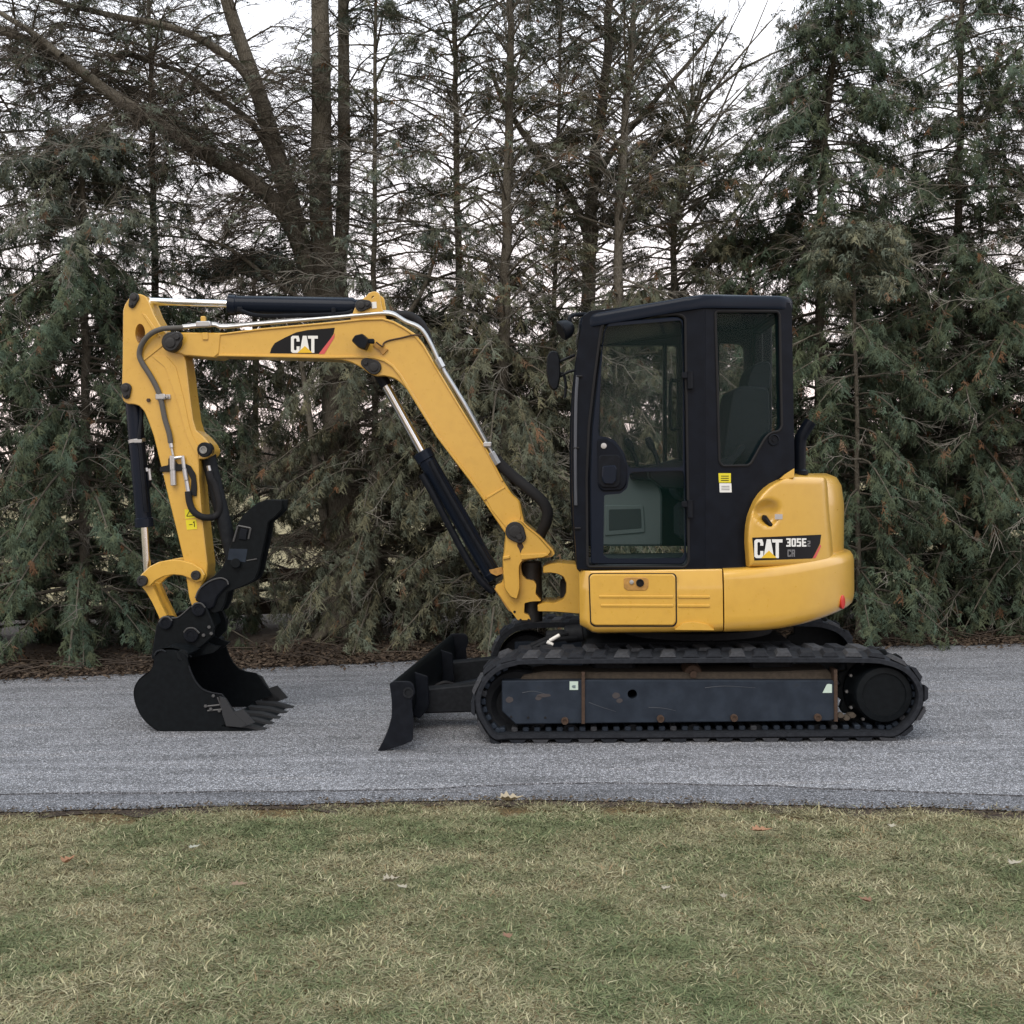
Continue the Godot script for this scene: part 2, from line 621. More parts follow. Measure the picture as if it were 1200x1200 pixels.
			for q in [[597,820,5,4], [637,815,9,2.5], [631,818,4,3], [722,815,5,4], [726,821,4,3]]:
				one("rust_spot", M.rust_spot, frame, UNDER, .9564, [q[0] - q[2],q[1], q[0] - q[2] * .3,q[1] - q[3], q[0] + q[2] * .8,q[1] - q[3] * .6, q[0] + q[2],q[1] + q[3] * .3, q[0],q[1] + q[3], q[0] - q[2] * .7,q[1] + q[3] * .7], .002, 0.0, .02)
			for q in [[690,823,703,828,722,834], [826,806,850,804,885,806], [760,829,778,830,792,833], [612,812,625,810,642,814]]:
				var sc2 := MB.new()
				sc2.hose(path3(UNDER, [q[0],q[1],.9555, q[2],q[3],.9555, q[4],q[5],.9555]), .0022, 5, 4, .0008)
				part("scratch", sc2, M.scuff, frame, UNDER)
			# packed dirt along the top of the frame
			one("dirt_ledge", M.dirt, frame, UNDER, .90, [606,800, 614,791, 640,787, 700,788, 800,788, 900,787.5, 970,785, 978,792, 978,800], .25, .01)
			# clods of dirt by the sprocket
			var cb := MB.new()
			for k in 6:
				cb.box(at(UNDER, .93 - k * .02, 984 + (k * 7) % 16, 838 + (k * 3) % 6), Vector3(.045, .03, .05), .012)
			part("dirt_clod", cb, M.dirt, frame, UNDER)
		var ib := MB.new()
		ib.lathe(at(UNDER, .66, 608, 818), Vector3(0, 0, 1), [[0, 0], [.19, 0], [.205, .02], [.205, .06], [.17, .08], [.17, .14], [.205, .16], [.205, .20], [.19, .22], [.15, .215], [.12, .18], [0, .18]], 32)
		fr_part.call("idler_wheel", ib, M.worn_black)
		for x in [668, 738, 808, 878, 948]:
			var b := MB.new()
			b.lathe(at(UNDER, .64, x, 849), Vector3(0, 0, 1), [[0, 0], [.055, 0], [.06, .02], [.045, .05], [.045, .20], [.06, .23], [.055, .26], [0, .26]], 18)
			fr_part.call("track_roller", b, M.worn_black)
		var kb := MB.new()
		kb.lathe(at(UNDER, .70, 808, 783), Vector3(0, 0, 1), [[0, 0], [.05, 0], [.055, .03], [.055, .17], [.045, .19], [.02, .195], [.02, .22], [0, .22]], 18)
		fr_part.call("carrier_roller", kb, M.rust)
		var sb := MB.new()
		var sc := on(UNDER, .90, 1033, 812)
		var teeth := PackedVector2Array()
		for k in 42:
			var r: float = [.232, .232, .203][k % 3]
			teeth.push_back(sc + Vector2.from_angle(TAU * k / 42.0) * r)
		sb.extr(teeth, .76, .80, .004)
		sb.lathe(Vector3(sc.x, sc.y, .78), Vector3(0, 0, 1), [[.19, 0], [.19, .05], [.175, .065], [.165, .10], [.158, .16], [.15, .175], [.12, .18], [.118, .172], [0, .172]], 36)
		var spr: MeshInstance3D = fr_part.call("drive_sprocket", sb, M.bucket)
		if not far:
			for k in 12:
				var bb := MB.new()
				var c := sc + Vector2.from_angle(TAU * k / 12.0) * .18
				bb.cyl(Vector3(c.x, c.y, .83), Vector3(c.x, c.y, .855), .011, 6)
				part("bolt", bb, M.steel if k > 4 and k < 9 else M.worn_black, spr, UNDER)
	# centre frame between the tracks and the slew ring
	var xb := MB.new()
	xb.box(Vector3(-.1, .40, 0), Vector3(1.25, .22, 1.1), .03)
	xb.box(Vector3(-.55, .40, 0), Vector3(.25, .16, 1.5), .02)
	xb.box(Vector3(.35, .40, 0), Vector3(.25, .16, 1.5), .02)
	part("centre_frame", xb, M.worn_black, root, UNDER)
	var ring := MB.new()
	ring.lathe(Vector3(0, .50, 0), Vector3.UP, [[0, 0], [.47, 0], [.47, .05], [.44, .06], [.44, .13], [0, .13]], 40)
	part("slew_ring", ring, M.worn_black, root, UNDER)
	# dozer blade: curved mouldboard, end plates, arms
	var shape := [441,882.5, 449,868, 455,854, 459,839, 459,822, 457.5,810, 456,801, 461,798.5, 479,798.5, 484,802, 486,812, 482,821, 484,845, 483.5,868, 470,874]
	var bm := MB.new()
	var prof := trace(BLADE, .985, [441,882.5, 449,868, 455,854, 459,839, 459,822, 457.5,810, 456,801, 461,800, 464,806, 466,822, 467,840, 463,856, 456,869, 447,881], .0)
	bm.extr(rounded(prof, .03), -.985, .985, .004)
	var blade := part("dozer_blade", bm, M.bucket, root, BLADE)
	for z in [.992, -.972]:
		var e := MB.new()
		e.extr(trace(BLADE, .992, shape, .012), z - .022, z, .003)
		part("end_plate", e, M.black, blade, BLADE)
	for z in [.45, -.45]:
		var e := MB.new()
		e.extr(trace(BLADE, .992, [462,806, 480,812, 482,850, 470,866, 460,860], .012), z - .012, z + .012, .003)
		part("stiffener", e, M.black, blade, BLADE)
	var hb := MB.new()
	hb.lathe(at(BLADE, .992, 478.5, 811.5), Vector3(0, 0, 1), [[.030, -.01], [.030, .008], [.02, .008], [.02, .001], [0, .001]], 18)
	part("lifting_eye", hb, M.worn_black, blade, BLADE)
	for z in [.56, -.42]:
		var ab := MB.new()
		ab.extr(trace(UNDER, .60, [480,811, 560,803, 640,802, 640,836, 560,836, 490,838, 478,836]), z - .12, z, .008)
		part("blade_arm", ab, M.worn_black, blade, UNDER)
	var cb2 := MB.new()
	cb2.cyl(at(UNDER, .0, 520, 812), at(UNDER, .0, 610, 794), .05)
	part("blade_cylinder", cb2, M.black, blade, UNDER)
	var rb2 := MB.new()
	rb2.cyl(at(UNDER, .0, 498, 815), at(UNDER, .0, 545, 807), .026)
	part("rod", rb2, M.chrome, blade, UNDER)
	var hs := MB.new()
	hs.hose(path3(UNDER, [505,808,.25, 520,800,.25, 540,803,.2, 575,796,.2]), .012)
	hs.hose(path3(UNDER, [500,814,.3, 525,809,.3, 545,806,.25, 580,802,.2]), .012)
	part("hydraulic_hose", hs, M.hose, blade, UNDER)

# ------------------------------------------------ turntable, fairings, counterweight, engine hood
const FLAT := .055
const TAIL := .915

func plan(s: float, inset: float) -> Array:
	# the outline of the upper works seen from above: s < 0.39 is the straight near side, then the round tail; returns [x, z, normal]
	if s <= FLAT:
		return [s, TAIL - inset, Vector3(0, 0, 1)]
	var a := PI / 2.0 - (s - FLAT) / TAIL
	var n := Vector3(cos(a), 0, sin(a))
	return [FLAT + n.x * (TAIL - inset), n.z * (TAIL - inset), n]

func on_plan(inset: float, px: float, py: float) -> Vector2:   # survey point -> (s, height) on that outline
	var inv := HOUSE.affine_inverse()
	var o := inv * EYE
	var d := inv.basis * sight(px, py)
	var t := (TAIL - inset - o.z) / d.z
	var p := o + d * t
	if p.x <= FLAT:
		return Vector2(p.x, p.y)
	o.x -= FLAT
	var R := TAIL - inset
	var a := d.x * d.x + d.z * d.z
	var b := o.x * d.x + o.z * d.z
	var c := o.x * o.x + o.z * o.z - R * R
	t = (-b - sqrt(maxf(b * b - a * c, 0.0))) / a
	p = o + d * t
	return Vector2(FLAT + (PI / 2.0 - atan2(p.z, p.x)) * TAIL, p.y)

func swept(mb: MB, s0: float, s1: float, steps: int, prof: Callable) -> void:
	# prof(s) -> array of [inset, height] going round a closed section
	mb.begin()
	var rows := []
	for i in steps + 1:
		var s := lerpf(s0, s1, float(i) / steps)
		var row := []
		for q in prof.call(s):
			var f := plan(s, q[0])
			row.append(Vector3(f[0], q[1], f[1]))
		row.append(row[0])
		rows.append(row)
	mb.grid(rows)
	for e in [0, steps]:
		var c := Vector3.ZERO
		for k in rows[e].size() - 1:
			c += rows[e][k] / (rows[e].size() - 1)
		for k in rows[e].size() - 1:
			if e == 0:
				mb.tri(c, rows[e][k], rows[e][k + 1])
			else:
				mb.tri(c, rows[e][k + 1], rows[e][k])
	mb.end()

func house() -> void:
	# platform
	var pb := MB.new()
	pb.lathe(Vector3(0, .63, 0), Vector3.UP, [[0, 0], [.74, 0], [.76, .02], [.76, .30], [0, .30]], 48)
	pb.extr(PackedVector2Array([Vector2(-.70, .63), Vector2(0, .63), Vector2(0, .93), Vector2(-.70, .93)]), -.86, .86, .02)
	part("platform", pb, M.worn_black, root, HOUSE)
	# lower side fairing with its locker door
	var x0 := on(HOUSE, .915, 679.5, 700).x
	var x1 := on(HOUSE, .915, 847, 700).x
	var sec := func(s: float) -> Array:
		var f := clampf((s - x0) / .06, 0.0, 1.0)
		var c := .075 * pow(1.0 - f, 2.0)            # the front corner turns inwards
		var low := .655 - .04 * smoothstep(0.0, 1.0, clampf((s - x0) / .09, 0.0, 1.0))
		return [[.30, low + .02], [.05 + c, low], [.02 + c, low + .012], [.004 + c, low + .035], [.0 + c, low + .06], [.0 + c, .855], [.005 + c, .885], [.018 + c, .962], [.026 + c, .97], [.30, .97]]
	var sb := MB.new()
	swept(sb, x0, x1, 24, sec)
	var fair := part("side_fairing", sb, M.yellow, root, HOUSE)
	var door := one("locker_door", M.yellow, fair, HOUSE, .927, [691,676, 694,673, 789,673, 791.5,676, 792,729, 789,733, 697,733, 693,730], .03, .006, .01)
	one("door_gap_shade", M.decal_black, fair, HOUSE, .9163, [689.5,675, 693,671.7, 790,671.7, 793,675, 793.5,730, 790,734.5, 696,734.5, 691.5,731], .004, 0.0, .01)  # dark sheet standing in for the shadow in the gap round the door
	for r in [[700,697.5,846,699.5], [702,708,846,710]]:
		var g := MB.new()
		g.extr(trace(HOUSE, .931, [r[0] + 2,r[1], 789,r[1] + .3, 789,r[1] + 3.5, r[0] + 2,r[1] + 3.2], .006), .920, .9325, .003)
		part("rib", g, M.yellow, door, HOUSE)
		var g2 := MB.new()
		g2.extr(trace(HOUSE, .92, [794.5,r[1] + .3, 832,r[1] + .5, 832,r[1] + 3.6, 794.5,r[1] + 3.5], .006), .905, .9225, .003)
		part("rib", g2, M.yellow, fair, HOUSE)
	one("latch_plate", M.yellow_worn, door, HOUSE, .9315, [731,678, 734,676.5, 757,676.5, 760,679, 760,688, 757,692, 735,692, 731,689], .008, .003, .008)
	var lk := MB.new()
	lk.lathe(at(HOUSE, .931, 750, 683), Vector3(0, 0, 1), [[.022, 0], [.022, .008], [.017, .009], [.016, .002], [0, .002]], 18)
	part("latch", lk, M.decal_black, door, HOUSE)
	var lk2 := MB.new()
	lk2.lathe(at(HOUSE, .931, 740, 682), Vector3(0, 0, 1), [[.012, 0], [.012, .008], [0, .009]], 14)
	part("key_lock", lk2, M.zinc, door, HOUSE)
	one("step_edge", M.yellow, fair, HOUSE, .93, [790,738, 800,731, 812,729, 829,732, 838,738.5], .03, .006, .01)
	# counterweight round the tail
	var half := FLAT + PI * TAIL
	var top := func(s: float) -> float:
		return .972 + .05 * smoothstep(.1, 1.0, s)
	var bottom := func(s: float) -> float:
		return .612 + .065 * smoothstep(.25, 1.1, s)
	var csec := func(s: float) -> Array:
		var t: float = top.call(s)
		var b: float = bottom.call(s)
		return [[.40, b + .01], [.07, b], [.035, b + .008], [.012, b + .03], [.002, b + .065], [0, b + .10], [0, t - .06], [.006, t - .03], [.02, t - .009], [.045, t], [.40, t]]
	var cb := MB.new()
	swept(cb, x1 + .008, half, 56, csec)
	var cw := part("counterweight", cb, M.yellow, root, HOUSE)
	var rf := on_plan(0, 987, 705.5)
	var f := plan(rf.x, -.002)
	var rb := MB.new()
	rb.lathe(Vector3.ZERO, Vector3(0, 0, 1), [[.030, -.01], [.030, .003], [.026, .006], [0, .007]], 24)
	for k in rb.v.size():
		rb.v[k].y *= 1.35
	var nn: Vector3 = f[2]
	part("reflector", rb, M.red, cw, HOUSE * Transform3D(Basis(nn.cross(Vector3.UP) * -1.0, Vector3.UP, nn), Vector3(f[0], rf.y, f[1])))
	# engine hood: body, and the curved side door that carries the name plate
	var hs0 := on_plan(.05, 878, 640).x
	var hbs := func(s: float) -> Array:
		return [[.55, 1.0], [.06, 1.0], [.055, 1.30], [.07, 1.42], [.10, 1.47], [.16, 1.495], [.55, 1.50]]
	var hb := MB.new()
	swept(hb, .40, half - .15, 40, hbs)
	var hood := part("engine_hood", hb, M.yellow, root, HOUSE)
	var rows := [[664,877.5,978.3], [656,876.5,977.5], [651,876.2,976.8], [645,875.6,976.2], [636,875,975.5], [626,875.2,974.5], [616,876,973.5], [606,878,972.5], [596,881.5,971.6], [587,886,971], [579,891.5,970.4], [572,898.5,970], [566.5,906,969.4], [562.5,914,968.5], [560,922,967], [558.8,930,963.5]]
	var fine := []
	for i in rows.size() - 1:
		for k in 4:
			var t := k / 4.0
			var r := []
			for c in 3:
				r.append(lerpf(rows[i][c], rows[i + 1][c], t))
			fine.append(r)
	fine.append(rows[-1])
	var face := []
	var back := []
	var ncol := 44
	var pocket := [905.0, 611.0]
	for i in fine.size():
		var fr_row := []
		var bk := []
		var r: Array = fine[i]
		for j in ncol + 1:
			var u := float(j) / ncol
			u = u * u * (3.0 - 2.0 * u) * .5 + u * .5
			var px := lerpf(r[1], r[2], u)
			var edge := minf(minf(px - r[1], r[2] - px) * .9 + .0, minf((664.5 - r[0]), (r[0] - 558.6) * .8 + .3))
			if r[0] < 590:
				edge = minf(edge, (px - r[1]) * .6 + (r[0] - 558.0) * .25)
			var rr := 7.0
			var bulge := 0.0
			if edge < rr:
				var e := 1.0 - maxf(edge, 0.0) / rr
				bulge = .035 * (1.0 - sqrt(maxf(1.0 - e * e, 0.0)))
			# the grip hollow: deep at its upper left, running out to the right
			var dx: float = px - 897.0
			var dy: float = r[0] - 606.0
			var rot := Vector2(dx * .80 + dy * .60, -dx * .60 + dy * .80)   # along the scoop, across it
			var ax: float = rot.x / (20.0 if rot.x < 0.0 else 16.0)
			var ay: float = rot.y / (24.0 if rot.y < 0.0 else 10.0)
			var w := clampf(1.0 - (ax * ax + ay * ay), 0.0, 1.0)
			bulge += .042 * smoothstep(0.0, .9, w) * clampf(1.05 - dx * .018, .3, 1.3)
			var q := on_plan(.018 + bulge, px, r[0])
			var fq := plan(q.x, .018 + bulge)
			fr_row.append(Vector3(fq[0], q.y, fq[1]))
			var fb := plan(q.x, .12)
			bk.append(Vector3(fb[0], q.y, fb[1]))
		face.append(fr_row)
		back.append(bk)
	var db := MB.new()
	db.begin()
	db.grid(face)
	for i in face.size() - 1:
		db.quad(face[i][0], face[i + 1][0], back[i + 1][0], back[i][0])
		db.quad(face[i + 1][ncol], face[i][ncol], back[i][ncol], back[i + 1][ncol])
	for j in ncol:
		db.quad(face[0][j + 1], face[0][j], back[0][j], back[0][j + 1])
		db.quad(face[-1][j], face[-1][j + 1], back[-1][j + 1], back[-1][j])
	db.end()
	var hd := part("hood_door", db, M.yellow, hood, HOUSE, 50)
	# handle in the hollow, small tag, name plate
	var hq := on_plan(.045, 899, 611)
	var hn := plan(hq.x, .045)
	var hf := HOUSE * Transform3D(Basis(Vector3.RIGHT, Vector3.UP, Vector3(0, 0, 1)), Vector3(hn[0], hq.y, hn[1]))
	var hbx := MB.new()
	hbx.xf = Transform3D(Basis(Vector3(0, 0, 1), deg_to_rad(-55)), Vector3.ZERO)
	hbx.box(Vector3(0, 0, 0), Vector3(.085, .032, .03), .012)
	hbx.box(Vector3(.005, 0, .016), Vector3(.05, .014, .016), .005)
	part("handle", hbx, M.decal_black, hd, hf)
	plan_patch(hd, "tag_plate", M.zinc, .016, [908,602.5, 917,602.5, 917,608.5, 908,608.5], 2)
	plan_patch(hd, "name_plate", M.decal_black, .0165, [881.5,630, 962.5,626.5, 961,637, 952,654.5, 884,656.8], 30)
	plan_patch(hd, "red_flash", M.decal_red, .0155, [961.5,638, 962.5,640, 956,653.8, 952.5,654.2], 3)
	var cf := HOUSE
	cat_on_plan(hd, 884, 917, 632, 654)
	plan_glyphs(hd, "305E", 921, 945.5, 630.8, 640.6, M.decal_white)
	plan_glyphs(hd, "2", 946, 950, 633.6, 640.6, M.decal_grey)
	plan_glyphs(hd, "CR", 922.5, 932, 644, 652.5, M.decal_grey)
	# exhaust stack, and a small yellow bracket at the cab corner
	var ex := MB.new()
	ex.hose(path3(HOUSE, [937,565,.55, 937,540,.55, 937.5,520,.55, 940,510,.55, 950,494,.55]), .036, 16, 5)
	ex.lathe(at(HOUSE, .55, 937, 556), Vector3.UP, [[0, 0], [.05, 0], [.05, .02], [.036, .03]], 18)
	part("exhaust_pipe", ex, M.cab, root, HOUSE)
	one("bracket", M.yellow, hood, HOUSE, .80, [913,562, 920,556, 931,549, 931,560], .03, .003)
	# travel motor lump, hoses and the white lever behind the near track
	var mo := MB.new()
	mo.cyl(at(HOUSE, .35, 662, 744), at(HOUSE, .35, 684, 741), .055, 20, .01)
	mo.cyl(at(HOUSE, .35, 640, 746), at(HOUSE, .35, 662, 744), .035, 16, .008)
	mo.hose(path3(HOUSE, [600,768,.5, 622,757,.5, 645,747,.45, 665,742,.4]), .015)
	mo.hose(path3(HOUSE, [610,768,.55, 630,757,.5, 650,750,.5, 675,748,.4]), .015)
	part("hydraulic_motor", mo, M.worn_black, root, HOUSE)
	var lv := MB.new()
	lv.cyl(at(HOUSE, .55, 644, 751), at(HOUSE, .55, 656, 744), .011, 12)
	lv.cyl(at(HOUSE, .55, 641, 752), at(HOUSE, .55, 648, 756), .012, 12)
	part("white_valve", lv, M.decal_white, root, HOUSE)

func plan_point(inset: float, px: float, py: float) -> Vector3:
	var q := on_plan(inset, px, py)
	var f := plan(q.x, inset)
	return Vector3(f[0], q.y, f[1])

func plan_patch(host: Node3D, called: String, m: Material, inset: float, px: Array, cols: int) -> void:
	# a thin sheet laid on the round tail: sliced in columns so that it bends with it
	var p := PackedVector2Array()
	var lo := INF
	var hi := -INF
	for i in range(0, px.size(), 2):
		p.push_back(Vector2(px[i], px[i + 1]))
		lo = minf(lo, px[i])
		hi = maxf(hi, px[i])
	var mb := MB.new()
	for k in cols:
		var a := lerpf(lo, hi, float(k) / cols)
		var b := lerpf(lo, hi, float(k + 1) / cols)
		for piece: PackedVector2Array in Geometry2D.intersect_polygons(p, PackedVector2Array([Vector2(a, 0), Vector2(b, 0), Vector2(b, 2000), Vector2(a, 2000)])):
			var t := Geometry2D.triangulate_polygon(piece)
			for i in range(0, t.size(), 3):
				var q := [piece[t[i]], piece[t[i + 1]], piece[t[i + 2]]]
				if (q[1] - q[0]).cross(q[2] - q[0]) > 0.0:
					q = [q[0], q[2], q[1]]
				mb.tri(plan_point(inset, q[0].x, q[0].y), plan_point(inset, q[1].x, q[1].y), plan_point(inset, q[2].x, q[2].y))
	part(called, mb, m, host, HOUSE)

func cat_on_plan(host: Node3D, x0: float, x1: float, y0: float, y1: float) -> void:
	var shapes := [
		[.32,.34, .32,.20, .28,0, .06,0, 0,.08, 0,.92, .06,1, .28,1, .32,.90, .32,.62, .21,.62, .21,.80, .18,.85, .14,.85, .11,.80, .11,.20, .14,.15, .18,.15, .21,.20, .21,.34],
		[.44,0, .58,0, .70,1, .585,1, .56,.72, .46,.72, .435,1, .32,1],
		[.62,0, 1,0, 1,.17, .87,.17, .87,1, .755,1, .755,.17, .645,.17]]
	for s: Array in shapes:
		var a := []
		for i in range(0, s.size(), 2):
			a.append(lerpf(x0, x1, s[i])); a.append(lerpf(y0, y1, s[i + 1]))
		plan_patch(host, "letter", M.decal_white, .0145, a, 3)
	plan_patch(host, "triangle_mark", M.decal_yellow, .0125, [lerpf(x0, x1, .24), y1, lerpf(x0, x1, .80), y1, lerpf(x0, x1, .52), lerpf(y0, y1, .60)], 3)

func plan_glyphs(host: Node3D, text: String, x0: float, x1: float, y0: float, y1: float, m: Material) -> void:
	# heavy block figures from bars: x0, y0, x1, y1 in a unit cell
	var bars := {
		"3": [[0,0,1,.2], [.62,.1,1,.9], [.25,.4,.8,.59], [0,.8,1,1]], "0": [[0,.06,.36,.94], [.64,.06,1,.94], [.1,0,.9,.19], [.1,.81,.9,1]],
		"5": [[0,0,1,.2], [0,.1,.36,.56], [.2,.38,.95,.56], [.64,.45,1,.92], [0,.8,.9,1]], "E": [[0,0,.38,1], [.2,0,1,.2], [.2,.4,.9,.58], [.2,.8,1,1]],
		"2": [[0,0,1,.2], [.62,.1,1,.5], [.1,.4,.9,.6], [0,.5,.36,.9], [0,.8,1,1]], "C": [[0,.06,.34,.94], [.1,0,1,.2], [.1,.8,1,1], [.7,.1,1,.32], [.7,.68,1,.9]],
		"R": [[0,0,.34,1], [.2,0,.95,.2], [.66,.1,1,.5], [.2,.42,.9,.6], [.6,.55,.98,1]]}
	var w := (x1 - x0) / text.length()
	for i in text.length():
		var a := x0 + w * (i + .06)
		var b := x0 + w * (i + .92)
		var mb := MB.new()
		var j := 0
		for r: Array in bars[text[i]]:
			j += 1
			var q := [[lerpf(a, b, r[0]), lerpf(y0, y1, r[1])], [lerpf(a, b, r[2]), lerpf(y0, y1, r[1])], [lerpf(a, b, r[2]), lerpf(y0, y1, r[3])], [lerpf(a, b, r[0]), lerpf(y0, y1, r[3])]]
			var v := []
			for k: Array in q:
				v.append(plan_point(.0148 - j * .0003, k[0], k[1]))
			mb.quad(v[0], v[3], v[2], v[1])
		part("letter", mb, m, host, HOUSE)

# ------------------------------------------------ cab
func cab() -> void:
	var off := .865
	var cb := on(HOUSE, off, 826, 500).x
	QUARTER = HOUSE * Transform3D(Basis(Vector3.UP, deg_to_rad(14)), Vector3(cb, 0, off))
	var far := -.15
	# near side frame round the door
	var door_hole := trace(HOUSE, off, [688.5,664, 687.5,560, 690,500, 697,440, 704.5,384, 710,374, 795,368, 803,372, 806.5,600, 807,658, 803,664.5], .02)
	var sb := MB.new()
	sb.extr(trace(HOUSE, off, [676,668, 671.5,610, 669.5,560, 669.5,500, 672,450, 677,405, 683,370, 691,364, 826,349, 826,668], .01), off - .07, off, .010, [door_hole])
	var shell := part("cab_frame", sb, M.cab, root, HOUSE)
	# B pillar: round post at the corner
	var pb := MB.new()
	var pc := on(HOUSE, off, 826, 668)
	pb.lathe(Vector3(pc.x, pc.y, off - .055), Vector3.UP, [[0, 0], [.055, 0], [.055, 1.50], [0, 1.50]], 24)
	part("cab_pillar", pb, M.cab, shell, HOUSE)
	# rear quarter with its cranked window
	var win := trace(QUARTER, 0, [838,365, 911,365, 913.5,369, 916,500, 913,505, 902,507.5, 896,514, 880,542.5, 876,545.5, 846,546, 843,541], .02)
	var qb := MB.new()
	qb.extr(trace(QUARTER, 0, [826,349, 926,354, 928.5,362, 932,558, 918,562, 905,568, 893,579, 884,592, 878,610, 875,640, 874,668, 826,668], .008), -.06, 0, .008, [win])
	var quarter := part("rear_quarter_panel", qb, M.cab, shell, QUARTER)
	var qg := MB.new()
	qg.pane(trace(QUARTER, -.02, [836,363, 913,363, 918,369, 918,503, 902,510, 881,548, 842,548]), -.026)
	part("quarter_glass", qg, M.glass, quarter, QUARTER)
	for seal in [[win, quarter, QUARTER, 0.0], [door_hole, shell, HOUSE, off]]:
		var r := MB.new()
		var pts := []
		for q: Vector2 in seal[0]:
			pts.append(Vector3(q.x, q.y, seal[3] + .002))
		pts.append(pts[0])
		r.hose(pts, .0075, 6, 1)
		part("rubber_seal", r, M.hose, seal[1], seal[2])
	var gr := MB.new()
	gr.lathe(at(QUARTER, 0, 906.5, 515.5), Vector3(0, 0, 1), [[.034, -.005], [.034, .006], [.028, .008], [.025, .001], [.012, .001], [.01, .006], [0, .006]], 20)
	part("vent_cap", gr, M.black, quarter, QUARTER)
	one("sticker", M.sticker_yellow, quarter, QUARTER, .0015, [842,554.5, 856.5,554.5, 856.5,565.5, 842.5,565.5], .003, 0.0)
	one("sticker", M.decal_white, quarter, QUARTER, .0015, [843,566.3, 857,566.3, 857.5,577, 843.5,577], .003, 0.0)
	for y in [557.5, 560, 562.5]:
		one("print_line", M.worn_black, quarter, QUARTER, .0023, [845,y, 854,y, 854,y + .9, 845,y + .9], .002, 0.0)
	for y in [569.5, 571.5, 573.5]:
		one("print_line", M.decal_grey, quarter, QUARTER, .0023, [845.5,y, 855,y, 855,y + .7, 845.5,y + .7], .002, 0.0)
	# door leaf
	var upper := trace(HOUSE, off, [707.5,383, 798,375.5, 800,385, 800.5,545, 797,547.5, 739,548.5, 735.5,545, 731,530, 721,516.5, 712,512.5, 702,511, 701,505, 703.5,455], .012)
	var lower := trace(HOUSE, off, [708,580, 727,578.5, 735,572, 737.5,556, 741,553, 800,551.5, 802,560, 802.5,648, 799,654, 712,654.5, 707,650], .012)
	var db := MB.new()
	db.extr(trace(HOUSE, off, [692.5,661, 691.5,560, 694,500, 700.5,442, 707.5,388, 713,377.5, 793,371.5, 800.5,375, 803.5,600, 804,656, 800,661.5], .02), off - .045, off + .008, .006, [upper, lower])
	var door := part("door", db, M.cab_gloss, root, HOUSE)
	for g in [upper, lower]:
		var gb := MB.new()
		gb.pane(MB.inset(g, -.012), off - .02)
		part("pane", gb, M.glass, door, HOUSE)
	one("handle_plate", M.cab, door, HOUSE, off + .022, [700,514, 712,513.5, 722,520, 730,531, 735,545, 735,567, 729,575, 706,576, 700.5,570], .03, .008, .02)
	one("handle", M.black, door, HOUSE, off + .034, [701.5,536, 704,533, 724,532.5, 727,536, 727,567, 723,571.5, 705,571.5, 702,567], .02, .006, .012)
	one("handle_grip", M.cab_gloss, door, HOUSE, off + .050, [706,546, 721,545, 723,549, 722,564, 718,568, 708,567, 705,560], .02, .006, .012)
	var kl := MB.new()
	kl.lathe(at(HOUSE, off + .022, 707.5, 522.5), Vector3(0, 0, 1), [[.016, -.005], [.016, .007], [0, .009]], 16)
	part("key_lock", kl, M.zinc, door, HOUSE)
	for y in [440, 591]:
		var hb := MB.new()
		hb.cyl(at(HOUSE, off + .018, 808.5, y - 5), at(HOUSE, off + .018, 809, y + 16), .016, 14)
		hb.box(at(HOUSE, off + .012, 804, y), Vector3(.05, .035, .02), .005)
		part("hinge", hb, M.black, door, HOUSE)
	# far side with its window openings
	var fo1 := trace(HOUSE, far, [704,405, 793,405, 794,545, 790,551, 720,551, 703,548], .02)
	var fo2 := trace(HOUSE, far, [843,402, 868,402.5, 872.5,409, 873,470, 866,492, 852,520, 843,530], .02)
	var fb := MB.new()
	fb.extr(trace(HOUSE, far, [690,640, 687,540, 688,480, 694,400, 699,386, 815,374, 905,377, 905,640]), far - .05, far, .008, [fo1, fo2])
	var fs := part("far_cab_side", fb, M.cab, shell, HOUSE)
	for g in [fo1, fo2]:
		var gb := MB.new()
		gb.pane(MB.inset(g, -.01), far - .025)
		part("pane", gb, M.glass, fs, HOUSE)
	var wb := MB.new()
	wb.extr(trace(HOUSE, far, [777,405, 781.5,405, 781.5,551, 777,551]), far - .04, far + .012, .003)
	part("window_bar", wb, M.cab, fs, HOUSE)
	# roof: a slab that falls towards the front, rounded at its rim
	var x_f := on(HOUSE, off, 684, 370).x
	var x_q := on(QUARTER, 0, 927, 350)
	var rear: Vector3 = HOUSE.affine_inverse() * (QUARTER * Vector3(x_q.x, 0, 0))
	var plan_pts := PackedVector2Array([Vector2(x_f - .02, far - .04), Vector2(x_f - .02, off - .05), Vector2(x_f + .05, off + .008), Vector2(cb - .05, off + .012), Vector2(cb + .07, off - .003), Vector2(rear.x - .03, rear.z + .008), Vector2(rear.x + .02, rear.z - .06), Vector2(rear.x + .02, far), Vector2(rear.x - .05, far - .05)])
	var y_top := on(HOUSE, off, 826, 344.5).y
	var rb := MB.new()
	rb.begin()
	var rp := rounded(plan_pts, .05)
	var lv := []
	for q in [[0.0, -.080], [-.004, -.078], [-.007, -.066], [-.007, -.030], [-.001, -.012], [.012, -.002], [.04, .002]]:
		var ringp := MB.inset(rp, q[0])
		var r3 := []
		for k in ringp:
			var fall := clampf((cb - k.x) / (cb - x_f), 0.0, 1.1)
			r3.append(Vector3(k.x, y_top + q[1] - .085 * fall - .012 * fall * fall, k.y))
		r3.append(r3[0])
		lv.append(r3)
	rb.grid(lv)
